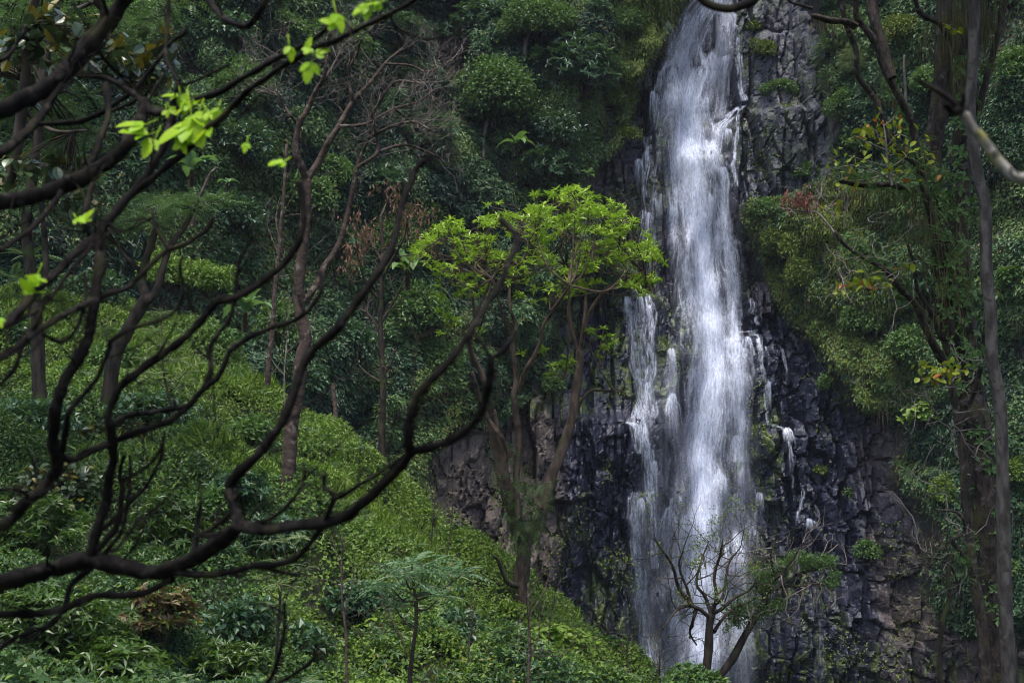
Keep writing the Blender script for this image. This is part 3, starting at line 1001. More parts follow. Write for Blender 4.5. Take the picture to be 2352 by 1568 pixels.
def limb(g, pts, d0, d1, r0, r1, sides=8, wob=0.0, seed=0, bump=0.12, n=5):
    """A trunk or limb through photo points, radii in photo pixels at its own distance."""
    p, t, d = path(pts, d0, d1, wob, seed, n)
    own = isinstance(g, tuple)               # (name, material, thing): a part of its own
    q = Geo() if own else g
    tube(q, p, (r0 + (r1 - r0) * t) * d / F, sides, bump, seed)
    if own:
        build(g[0], q, g[1], g[2], smooth=True)
    return p


def twigs(g, starts, dirs, L, r, levels, rg, split=3, spread=0.6, up=0.15, tips=None, sides=4, curl=0.25, shrink=0.68):
    """Branching bare twigs grown from starts."""
    pos, di = np.atleast_2d(starts), unit(np.atleast_2d(dirs))
    for lv in range(levels):
        np_, nd = [], []
        for p, d in zip(pos, di):
            l = L * rg.uniform(0.6, 1.3)
            d1 = unit(d + rg.normal(size=3) * curl)
            d2 = unit(d1 + rg.normal(size=3) * curl + UP * up)
            a, b = p + d1 * l * 0.5, p + d1 * l * 0.5 + d2 * l * 0.5
            tube(g, [p, a, b], [r, r * 0.85, r * 0.65], sides if lv == 0 else 3)
            for k in range(split if lv < levels - 1 else 1):
                src = b if k < 2 else a
                np_.append(src)
                nd.append(unit(d2 + rg.normal(size=3) * spread + UP * up))
        pos, di = np.array(np_), np.array(nd)
        L *= shrink
        r *= 0.62
    if tips is not None:
        tips.append(pos)
    return pos, di


def drape(g, pos, L, rg, w=0.02, jitter=0.1):
    """Hanging moss: thin tapering strands."""
    m = len(pos)
    d = unit(np.array([0, 0, -1.0]) + rg.normal(size=(m, 3)) * jitter)
    leaves(g, pos, d, rand_unit(rg, m), L * rg.uniform(0.4, 1.3, m), w, fold=0.3, droop=0.0)


# ------------------------------------------------------------------ cover nobody could count: wall creepers, ground cover, grass
def wall_cover():
    rg = np.random.default_rng(5)
    gxx, gzz = np.gradient(blur(YROCK, 6), cell)
    vis = (U0 > -140) & (U0 < 2500) & (V0 > -160) & (V0 < 1640)
    w = veg * np.sqrt(1 + gxx ** 2 + gzz ** 2) * vis
    gdx, gdz = np.gradient(YL, cell)

    def pts(n, wt):
        k = rg.choice(XX.size, n, p=(wt / wt.sum()).ravel())
        i, j = np.unravel_index(k, XX.shape)
        x = CX[i] + rg.uniform(-.5, .5, n) * cell
        z = CZ[j] + rg.uniform(-.5, .5, n) * cell
        nn = unit(np.stack([gdx[i, j], -np.ones(n), gdz[i, j]], -1))
        return np.stack([x, sample(YL, x, z), z], -1) + nn * rg.uniform(-0.25, 0.2, (n, 1)), nn, i, j
    g1, g2 = Geo(), Geo()
    olive = sstep(1640, 1720, U0) * sstep(2150, 1950, U0) * sstep(380, 480, V0) * 0.8 + sstep(1380, 1440, U0) * sstep(1600, 1550, U0) * 0.8 + sstep(0.55, 0.65, fbm(XX * 0.2, ZZ * 0.14, 4, 3)) * 0.35
    olive = np.clip(olive, 0, 1)
    ros = (np.modf(owner * 7.31)[0] < 0.42) * (1 - olive)
    gap = 0.25 + 0.75 * sstep(0.25, 1.0, DOME)
    w = w * gap
    p, nn, i, j = pts(270000, w * (1 - olive) * (1 - 0.85 * ros))
    n = len(p)
    sz = 0.75 + 0.7 * np.modf(owner[i, j] * 3.7)[0]
    leaves(g1, p, unit(nn * 0.55 + rg.normal(size=(n, 3)) * 0.7 - UP * 0.6), unit(nn + UP * 0.5 + rg.normal(size=(n, 3)) * 0.35), sz * rg.uniform(0.16, 0.32, n), sz * rg.uniform(0.10, 0.18, n))
    bush = [np.repeat(owner[i, j], 4)]
    p, nn, i, j = pts(34000, w * ros)
    bush.append(np.repeat(owner[i, j] * 0.75, 28))
    rosettes(g1, p, unit(nn + UP * 0.7 + rg.normal(size=(len(p), 3)) * 0.3), 7, 0.42, 0.15, rg, spread=(-0.3, 0.6))
    o1 = build('wall_creepers', g1, L_wall, attrs={'bush': np.concatenate(bush)})
    tag(o1, 'tangled green creepers and low bushes matted over the steep cliff walls', 'creeper', kind='stuff')
    p, nn, i, j = pts(120000, w * olive)
    n = len(p)
    leaves(g2, p, unit(nn * 0.35 + rg.normal(size=(n, 3)) * 0.5 - UP * 0.9), unit(nn + UP * 0.4 + rg.normal(size=(n, 3)) * 0.35), rg.uniform(0.15, 0.38, n), rg.uniform(0.05, 0.13, n))
    # tufts of moss and weeds on wet ledges of the bare rock
    tuft = sstep(0.55, 0.66, fbm(XX * 0.5, ZZ * 0.32, 3, 4)) * (1 - veg) * (1 - sstep(60, 0, np.abs(U0 - 1600))) * vis * (0.25 + 0.75 * (np.gradient(YC, cell, axis=1) > 0.8))
    p, nn, i, j = pts(16000, tuft)
    n = len(p)
    leaves(g2, p, unit(nn * 0.6 + rg.normal(size=(n, 3)) * 0.6 - UP * 0.3), unit(nn + UP * 0.8 + rg.normal(size=(n, 3)) * 0.35), rg.uniform(0.12, 0.26, n), rg.uniform(0.06, 0.14, n))
    g3 = Geo()
    p, nn, i, j = pts(1300, w * (0.15 + sstep(1880, 1930, U0) * sstep(2080, 2000, U0) * sstep(450, 560, V0) + 0.25 * sstep(1250, 1350, U0)))
    drape(g3, p + nn * 0.2, 2.2, rg, 0.035, 0.07)
    tag(build('hanging_vines', g3, L_vine), 'thin brown vines and roots hanging down the overgrown walls', 'vines', kind='stuff')
    o2 = build('hanging_weeds', g2, L_olive)
    tag(o2, 'yellow green moss and hanging weeds on the damp rock around the falls', 'moss', kind='stuff')


def ground_cover():
    rg = np.random.default_rng(6)
    top = GZ + gd
    u, v, d = proj(np.stack([gx, gy, top], -1))
    gxx, gyy = np.gradient(blur(GZ, 2), gs)
    w = np.sqrt(1 + gxx ** 2 + gyy ** 2) * ((u > -150) & (u < 2400) & (v < 1720) & (v > 500) & (d > 7) & (d < 64))
    facing = -(gx * -gxx + gy * -gyy + top) / np.sqrt(gx ** 2 + gy ** 2 + top ** 2)
    w = w * (0.4 + 0.6 * sstep(0.34, 0.46, fbm(gx * 0.5, gy * 0.5, 0, 3) + 0.12 * sstep(36, 44, d))) * np.where(facing > -0.25, 1, 0.12) * np.clip(28 / np.maximum(d, 8), 0.5, 1.8)
    gdx, gdy = np.gradient(top, gs)

    def pts(n, wt):
        k = rg.choice(gx.size, n, p=(wt / wt.sum()).ravel())
        i, j = np.unravel_index(k, gx.shape)
        x = GX[i] + rg.uniform(-.5, .5, n) * gs
        y = GY[j] + rg.uniform(-.5, .5, n) * gs
        nn = unit(np.stack([-gdx[i, j], -gdy[i, j], np.ones(n)], -1))
        return np.stack([x, y, gsample(top, x, y)], -1) + nn * rg.uniform(-0.1, 0.16, (n, 1)), nn, i, j
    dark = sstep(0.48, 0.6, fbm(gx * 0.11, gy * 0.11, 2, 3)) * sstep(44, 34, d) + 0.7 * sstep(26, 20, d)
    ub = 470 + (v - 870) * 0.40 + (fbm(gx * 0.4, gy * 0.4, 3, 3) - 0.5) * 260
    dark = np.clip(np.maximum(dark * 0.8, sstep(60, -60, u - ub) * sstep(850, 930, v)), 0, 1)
    tall = sstep(0.55, 0.64, fbm(gx * 0.15, gy * 0.15, 6, 3)) * sstep(32, 38, d) * 0.8
    g1 = Geo()
    p, nn, i, j = pts(360000, w * (1 - dark * 0.85) * (1 - 0.4 * tall))
    n = len(p)
    leaves(g1, p, unit(nn * 0.35 + rg.normal(size=(n, 3)) * 0.8 - UP * 0.1), unit(nn + UP * 0.6 + rg.normal(size=(n, 3)) * 0.4), rg.uniform(0.07, 0.17, n), rg.uniform(0.05, 0.10, n))
    tag(build('ground_cover', g1, L_grass), 'bright green low leafy ground cover on the spur', 'ground cover', kind='stuff')
    g4 = Geo()
    weed = sstep(0.5, 0.58, fbm(gx * 0.35, gy * 0.35, 4, 3))
    p, nn, i, j = pts(9000, w * weed)
    rosettes(g4, p + UP * rg.uniform(0.0, 0.25, (len(p), 1)), unit(UP + rg.normal(size=(len(p), 3)) * 0.35), 6, 0.17, 0.07, rg, spread=(-0.2, 0.7))
    p, nn, i, j = pts(2600, w * (1 - weed) * sstep(0.45, 0.6, fbm(gx * 0.2, gy * 0.2, 7, 3)))
    az = rg.uniform(0, 6.28, len(p))
    fronds(g4, p + UP * 0.1, np.stack([np.cos(az), np.sin(az), rg.uniform(0.2, 0.9, len(p))], -1), np.repeat(UP[None], len(p), 0), rg.uniform(0.35, 0.75, len(p)), rg, pairs=9, lw=0.22, lb=0.3, arch=0.9)
    tag(build('weeds', g4, L_weed), 'broad leafed weeds and small ferns mixed through the ground cover', 'weeds', kind='stuff')
    g3 = Geo()
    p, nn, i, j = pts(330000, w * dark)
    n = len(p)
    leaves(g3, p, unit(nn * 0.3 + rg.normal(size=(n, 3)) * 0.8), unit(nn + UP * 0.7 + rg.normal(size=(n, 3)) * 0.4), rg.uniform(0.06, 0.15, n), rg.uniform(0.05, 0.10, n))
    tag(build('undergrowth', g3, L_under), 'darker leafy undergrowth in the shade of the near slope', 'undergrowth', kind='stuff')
    g2 = Geo()
    p, nn, i, j = pts(26000, w * tall)
    n = len(p)
    leaves(g2, p - UP * 0.05, unit(UP * 0.9 + rg.normal(size=(n, 3)) * 0.55), rand_unit(rg, n), rg.uniform(0.2, 0.5, n), rg.uniform(0.015, 0.035, n), droop=0.25)
    tag(build('grass', g2, L_grass), 'long arching grass blades among the ground cover', 'grass', kind='stuff')


wall_cover()
ground_cover()
print('cover', round(time.time() - T0, 1))


# ------------------------------------------------------------------ trees of the slope
def ground_at(u, v):
    return float(hit_ground([u], [v])[0])


def bare_tree():
    d = 35
    root = thing('bare_tree', 'tall leafless tree with a pinkish brown forked trunk standing on the grassy spur', 'tree', P(660, 1118, d))
    g = Geo()
    limb(g, [(656, 1150), (660, 1113), (666, 1046), (670, 973), (686, 890), (693, 823), (702, 776), (688, 710), (687, 656), (696, 573), (702, 500), (704, 413)], d, d, 17, 11, 12, bump=0.13, seed=3)
    build('trunk', g, B_brown, root, smooth=True)
    rg = nextrng()
    g = Geo()
    br = [([(704, 420), (690, 377), (678, 347), (686, 287), (705, 255), (722, 215), (743, 180), (752, 130)], -1.0, 9, 4),
          ([(686, 290), (660, 255), (636, 220), (612, 205)], -0.6, 4, 2),
          ([(703, 415), (733, 370), (752, 330), (778, 290), (811, 232), (851, 190), (884, 147), (915, 120)], 1.2, 9, 3),
          ([(697, 692), (727, 656), (745, 613), (768, 580), (786, 540), (804, 467), (821, 383), (846, 317), (851, 270), (880, 225)], 1.0, 8, 3),
          ([(821, 385), (866, 350), (861, 300), (850, 240)], -0.5, 5, 2.5),
          ([(864, 350), (924, 333), (968, 343), (1010, 362)], 1.0, 4, 2),
          ([(778, 290), (840, 285), (905, 250), (960, 235), (1000, 205)], 0.8, 4, 2),
          ([(811, 232), (800, 170), (820, 120), (830, 90)], -0.6, 4, 2),
          ([(846, 317), (900, 290), (950, 280), (990, 300)], -0.8, 4, 2),
          ([(884, 147), (940, 150), (985, 165), (1035, 140)], 0.5, 3, 1.5),
          ([(743, 180), (700, 150), (650, 130), (612, 135)], 0.3, 3.5, 1.5),
          ([(722, 215), (760, 160), (790, 100), (800, 70)], 0.9, 4, 2),
          ([(851, 270), (905, 190), (960, 190), (1000, 170)], -1.2, 3, 1.5),
          ([(905, 250), (960, 290), (1000, 290)], 1.2, 3, 1.5)]
    st, di = [], []
    for i, (pts, dd, r0, r1) in enumerate(br):
        a = limb(('limb', B_brown, root), pts, d, d + dd, r0, r1, 7, wob=0.8, seed=i + 5)
        for k in np.linspace(len(a) * 0.45, len(a) - 2, 6).astype(int):
            st.append(a[k])
            q = unit(a[k + 1] - a[k])
            di.append(unit(q + rg.normal(size=3) * 0.75))
        st.append(a[-1])
        di.append(unit(a[-1] - a[-2]))
    g = Geo()
    twigs(g, st, di, 0.60, 0.014, 4, rg, split=3, spread=0.6, up=0.12)
    build('twigs', g, B_twig, root)


def dead_leaf_tree():
    d = 50
    root = thing('dying_tree', 'slim dark tree with brown withered leaves behind the bare tree', 'tree', P(877, 1050, d))
    g = Geo()
    limb(g, [(876, 1070), (878, 980), (880, 890), (874, 756), (877, 656), (879, 580), (874, 500)], d, d, 9, 4, 8, bump=0.1)
    build('trunk', g, B_dark, root, smooth=True)
    rg = nextrng()
    g = Geo()
    st, di = [], []
    for i, pts in enumerate([[(877, 690), (850, 665), (830, 620), (815, 560)], [(876, 740), (905, 690), (930, 640)], [(877, 640), (905, 590), (930, 540), (935, 500)], [(878, 600), (850, 550), (838, 505)],
                             [(879, 860), (900, 830), (910, 800)], [(876, 765), (845, 720), (810, 705)], [(880, 880), (850, 862), (835, 850)], [(874, 500), (890, 460), (885, 440)]]):
        a = limb(('limb', B_dark, root), pts, d, d + rg.uniform(-1.2, 1.2), 4, 1.6, 6, seed=i)
        for k in range(len(a) // 3, len(a) - 1, 3):
            st.append(a[k])
            di.append(unit(a[k + 1] - a[k] + rg.normal(size=3) * 0.7))
    pos, _ = twigs(g, st, di, 0.9, 0.03, 3, rg, split=3)
    build('twigs', g, B_dark, root)
    g = Geo()
    hi = pos[pos[:, 2] > P(877, 610, d)[2]]
    pp = np.repeat(hi, 6, 0) + rg.normal(size=(len(hi) * 6, 3)) * 0.15
    leaves(g, pp, unit(rg.normal(size=pp.shape) * 0.5 - UP), rand_unit(rg, len(pp)), rg.uniform(0.15, 0.32, len(pp)), 0.08)
    build('foliage', g, L_dead, root)


def rosette_tree():
    d = 42
    base = (1196, 1400)
    root = thing('rosette_tree', 'bright lime green flat-topped tree with a fern-clad forked trunk on the crest of the spur', 'tree', P(*base, d))
    g = Geo()
    limb(g, [(1194, 1425), (1196, 1393), (1197, 1329), (1204, 1263), (1199, 1222)], d, d, 19, 15, 12, bump=0.14)
    limb(('limb', B_rose, root), [(1198, 1235), (1187, 1196), (1171, 1146), (1157, 1096), (1148, 1046), (1137, 990), (1130, 945)], d, d - 1, 17, 12, 12, bump=0.25, seed=2)
    limb(('limb', B_rose, root), [(1204, 1250), (1231, 1213), (1251, 1146), (1267, 1090), (1290, 1035), (1311, 970), (1322, 906), (1331, 840), (1331, 806)], d, d + 1.5, 15, 9, 10, bump=0.12, seed=3)
    build('trunk', g, B_rose, root, smooth=True)
    g = Geo()
    rg = nextrng()
    sp = [([(1130, 950), (1118, 900), (1107, 860), (1091, 828), (1078, 790), (1090, 730), (1085, 680)], d - 1, -2.2, 8, 3), ([(1190, 1190), (1186, 1100), (1192, 1020), (1184, 943), (1181, 906), (1187, 873), (1181, 823), (1174, 773)], d - .5, 0, 9, 7),
          ([(1174, 775), (1154, 723), (1146, 690), (1130, 640)], d - .5, -1.5, 5, 2.5), ([(1174, 775), (1186, 750), (1172, 710), (1171, 656), (1178, 600)], d - .5, 1.0, 5, 2.5),
          ([(1190, 900), (1207, 850), (1227, 816), (1241, 783), (1247, 750), (1267, 716), (1291, 683), (1307, 656)], d - .5, -1.5, 6, 3),
          ([(1331, 810), (1317, 773), (1307, 723), (1307, 673), (1300, 610)], d + 1.5, 0.5, 6, 3), ([(1331, 810), (1344, 756), (1351, 723), (1371, 690), (1394, 663), (1434, 640), (1480, 625)], d + 1.5, -0.5, 6, 2.5),
          ([(1312, 965), (1324, 940), (1351, 900), (1384, 896), (1427, 894)], d + 1.4, 0.5, 4, 2), ([(1331, 815), (1345, 700), (1340, 620), (1350, 560)], d + 1.5, 1.8, 5, 2),
          ([(1171, 1050), (1150, 1000), (1120, 960), (1098, 900), (1085, 855)], d - 1, -1, 6, 4), ([(1242, 1170), (1228, 1140), (1226, 1110)], d, 1, 6, 4)]
    ends = []
    for i, (pts, d0, dd, r0, r1) in enumerate(sp):
        a = limb(('limb', B_rose, root), pts, d0, d0 + dd, r0, r1, 8, wob=0.6, seed=i)
        if i not in (1, 9, 10):
            ends.append((a[-1], a[-1] - a[-3]))
    # spreading boughs up to the flat crown
    crown_pts = []
    for _ in range(4000):
        u, v = rg.uniform(945, 1528), rg.uniform(420, 690)
        top = np.interp(u, [940, 1010, 1080, 1180, 1260, 1310, 1370, 1440, 1490, 1530], [575, 510, 482, 460, 440, 428, 442, 480, 540, 590])
        bot = np.interp(u, [940, 1010, 1100, 1200, 1300, 1400, 1480, 1530], [625, 690, 660, 655, 690, 640, 690, 625])
        if v < top or v > bot:
            continue
        f = (v - top) / (bot - top)
        if rg.random() > (0.95 if f < 0.35 else (0.75 if f < 0.7 else 0.6)):
            continue
        if vnoise(np.array(u / 55), np.array(v / 22), 3) < 0.36:
            continue
        dd = d + 0.4 + (u - 1240) / 400 + rg.uniform(-2.6, 2.6) * np.sqrt(max(0.05, 1 - ((u - 1240) / 310) ** 2))
        crown_pts.append(P(u, v, dd))
        if len(crown_pts) >= 620:
            break
    cpt = np.array(crown_pts)
    extra = np.array([P(u + rg.normal() * 14, v + rg.normal() * 8, d - 0.5) for u, v in [(985, 610), (1000, 630), (1010, 650), (1030, 665), (1050, 680), (1075, 690), (1100, 670), (1120, 680), (975, 590), (1140, 660), (1180, 670), (1210, 680), (1230, 690), (1450, 660), (1470, 650), (1490, 655), (1020, 720), (1040, 735), (1055, 745), (1075, 770), (1020, 760), (1090, 760), (1290, 840), (1300, 850), (1370, 770), (1390, 790), (1400, 810), (1290, 835), (1265, 845), (1310, 845), (1420, 780), (1385, 770), (1210, 815), (1240, 805)] for _ in range(2)])
    cpt = np.vstack([cpt, extra])
    E = np.array([e[0] for e in ends])
    # each whorl hangs on a twig running back to a hub, each hub back to the nearest limb end
    hubs = cpt[rg.choice(len(cpt), 64, replace=False)] + np.array([0, 0, -0.35])
    for h in hubs:
        k = np.argmin(np.linalg.norm((E - h) * [1, 1, 0.7], axis=1))
        m1 = E[k] * 0.5 + h * 0.5 + np.array([0, 0, -0.25]) + rg.normal(size=3) * 0.15
        tube(g, catmull([E[k], m1, h], 5), np.linspace(0.042, 0.016, 11), 5)
    for p in cpt:
        k = np.argmin(np.linalg.norm(hubs - p, axis=1))
        m1 = hubs[k] * 0.5 + p * 0.5 + rg.normal(size=3) * 0.08
        if np.linalg.norm(hubs[k] - p) > 2.2:
            k2 = np.argmin(np.linalg.norm(E - p, axis=1))
            tube(g, catmull([E[k2], (E[k2] + p) / 2 + UP * -0.15, p], 4), np.linspace(0.03, 0.008, 9), 4)
            continue
        tube(g, [hubs[k], m1, p], [0.012, 0.010, 0.007], 4)
    build('twigs', g, B_rose, root)
    g = Geo()
    rosettes(g, cpt, UP + rg.normal(size=cpt.shape) * 0.25, 10, 0.25, 0.08, rg, spread=(-0.35, 0.95))
    build('crown', g, L_bright, root)
    g = Geo()
    limb(g, [(1192, 1345), (1167, 1336), (1154, 1309), (1144, 1286), (1137, 1276)], d - .2, d - .6, 7, 3.5, 8, bump=0.2)
    build('dead_branch', g, B_dark, root, smooth=True)
    g = Geo()
    k = 260
    u = np.concatenate([rg.uniform(1125, 1180, k // 2), rg.uniform(1215, 1275, k // 2)])
    v = np.concatenate([1000 + rg.uniform(0, 200, k // 2), 1100 + rg.uniform(0, 160, k // 2)])
    u[:k // 2] += (v[:k // 2] - 1000) * 0.18
    u[k // 2:] -= (v[k // 2:] - 1100) * 0.28
    p = P(u, v, d - 0.3 + rg.uniform(-0.3, 0.2, k))
    fronds(g, p, unit(np.stack([rg.normal(size=k), -np.ones(k) * 0.7, rg.normal(size=k) * 0.5 - 0.3], -1)), UP + rg.normal(size=(k, 3)) * 0.2, 0.48, rg, pairs=6)
    build('fern_fronds', g, L_fern, root)


def pole(name, label, pts, d, r0, r1, mat, cat, tw=0, bump=0.12, group=None):
    root = thing(name, label, cat, P(*pts[0], d), group)
    rg = nextrng()
    g = Geo()
    a = limb(g, pts, d, d + 0.3, r0, r1, 8, bump=bump, seed=int(pts[0][0]))
    build('trunk', g, mat, root, smooth=True)
    if tw:
        g = Geo()
        k = rg.integers(len(a) // 3, len(a) - 1, tw)
        twigs(g, a[k], unit(rand_unit(rg, tw) + UP * 0.4), 0.03 * d, r1 * d / F * 0.5, 3, rg, split=2, spread=0.5)
        build('twigs', g, mat, root)
    return root


def feathery(name, label, trunks, d, crowns, mat=B_dark, kind='feather', size=1.0, lai=1.0, seed=0, cat='tree'):
    root = thing(name, label, cat, P(*trunks[0][0][0], d))
    rg = nextrng()
    g = Geo()
    hubs = []
    for i, (pts, r0, r1) in enumerate(trunks):
        a = limb(('trunk' if i == 0 else 'limb', mat, root), pts, d, d + rg.uniform(-0.5, 0.5) * (i > 0), r0, r1, 10, wob=0.5 * (i > 0), bump=0.18, seed=seed + i)
        hubs += [a[-1], a[-len(a) // 4]]
    g, s = Geo(), Geo()
    H = np.array(hubs)
    for (u, v, ru, rv, dd) in crowns:
        c = P(u, v, d + dd)
        k = np.argmin(np.linalg.norm(H - c, axis=1))
        r = np.array([ru, (ru + rv) * 0.45, rv]) * (d + dd) / F
        m, cen = crown(g, c, r, kind, rg, size, lai, 12)
        for q in np.vstack([c[None], cen[:6]]):
            tube(s, catmull([H[k], (H[k] + q) / 2 + rg.normal(size=3) * 0.1 * r, q], 4), np.linspace(0.010, 0.003, 9) * r[0] * 3, 5)
    build('twigs', s, mat, root)
    build('crown', g, m, root)
    return root


def banana(u, v, d, rpx, label, n=8, width=0.36, name='banana_plant', front=-0.6, mat=None, lean=1.0):
    root = thing(name, label, 'banana plant', P(u, v + rpx * 0.5, d))
    rg = nextrng()
    L0 = rpx * 1.25 * d / F
    c = P(u, v + rpx * 0.3, d - 1.2)
    g = Geo()
    tube(g, [P(u, v + rpx * 1.0, d), P(u, v + rpx * 0.6, d - 0.1), c], [L0 * 0.09, L0 * 0.08, L0 * 0.05], 8)
    build('stem', g, B_rose, root, smooth=True)
    for k in range(n):
        az = k * 2.4 + rg.uniform(-.3, .3)
        el = rg.uniform(0.35, 1.3)
        dr = np.array([np.cos(az) * np.cos(el) * lean, np.sin(az) * np.cos(el) * 0.8, np.sin(el)])
        L = L0 * rg.uniform(0.85, 1.3)
        t = np.linspace(0, 1, 12)
        mid = c + dr * L * t[:, None] - UP * (L * 0.55 * np.cos(el) + 0.12 * L) * (t ** 2.4)[:, None]
        tg = unit(np.gradient(mid, axis=0))
        s = unit(np.cross(tg, UP + 0.01))
        nn = np.cross(s, tg)
        w = L * width * np.sin(np.pi * np.clip(t * 0.86 + 0.1, 0, 1)) ** 0.7 * sstep(0.0, 0.25, t) * (1 - 0.9 * t ** 8) * 0.5 * (1 + 0.12 * rg.normal(size=12))
        g = Geo()
        vs = np.stack([mid - s * w[:, None] + nn * (w * 0.35)[:, None], mid - s * (w * .5)[:, None] + nn * (w * 0.22)[:, None], mid, mid + s * (w * .5)[:, None] + nn * (w * 0.22)[:, None], mid + s * w[:, None] + nn * (w * 0.35)[:, None]], 1)
        g.add(vs.reshape(-1, 3), grid_faces(12, 5))
        build('leaf', g, mat or L_ban, root, smooth=True)


def fern(u, v, d, L, label, n=9, group=None, mat=None):
    root = thing('fern', label, 'fern', P(u, v, d), group)
    rg = nextrng()
    g = Geo()
    a = np.arange(n) * 2.4 + rg.random()
    dd = np.stack([np.cos(a), np.sin(a) * 0.8, rg.uniform(0.3, 0.9, n)], -1)
    fronds(g, np.repeat(P(u, v, d)[None], n, 0), dd, np.repeat(UP[None], n, 0), L * rg.uniform(0.8, 1.2, n), rg, pairs=16, lw=0.2, lb=0.28, arch=0.9)
    build('fronds', g, mat or L_fern, root)


def sapling(name, label, stem, d, r0, tops, kind, cat='sapling', L=0.5, mat=B_dark, pairs=9, lb=0.36, lw=0.26, nf=9):
    """A thin stem carrying whorls of long compound leaves."""
    root = thing(name, label, cat, P(*stem[0], d))
    rg = nextrng()
    g = Geo()
    a = limb(g, stem, d, d, r0, r0 * 0.45, 7, bump=0.1)
    f = Geo()
    for (u, v, dd, sc) in tops:
        c = P(u, v, d + dd)
        k = np.argmin(np.linalg.norm(a - c - [0, 0, -0.3], axis=1))
        tube(g, catmull([a[k], (a[k] + c) / 2 + UP * -0.1, c], 4), np.linspace(r0 * .45, r0 * .2, 9) * d / F, 5)
        az = np.arange(nf) * 2.4 + rg.random()
        dr = np.stack([np.cos(az), np.sin(az), rg.uniform(-0.1, 1.1, nf)], -1)
        fronds(f, np.repeat(c[None], nf, 0), dr, np.repeat(UP[None], nf, 0) + rg.normal(size=(nf, 3)) * 0.1, L * sc * rg.uniform(0.8, 1.15, nf), rg, pairs=pairs, lw=lw, lb=lb, arch=0.95, tip=0.5)
    build('stem', g, mat, root, smooth=True)
    build('leaves', f, kind, root)
    return root


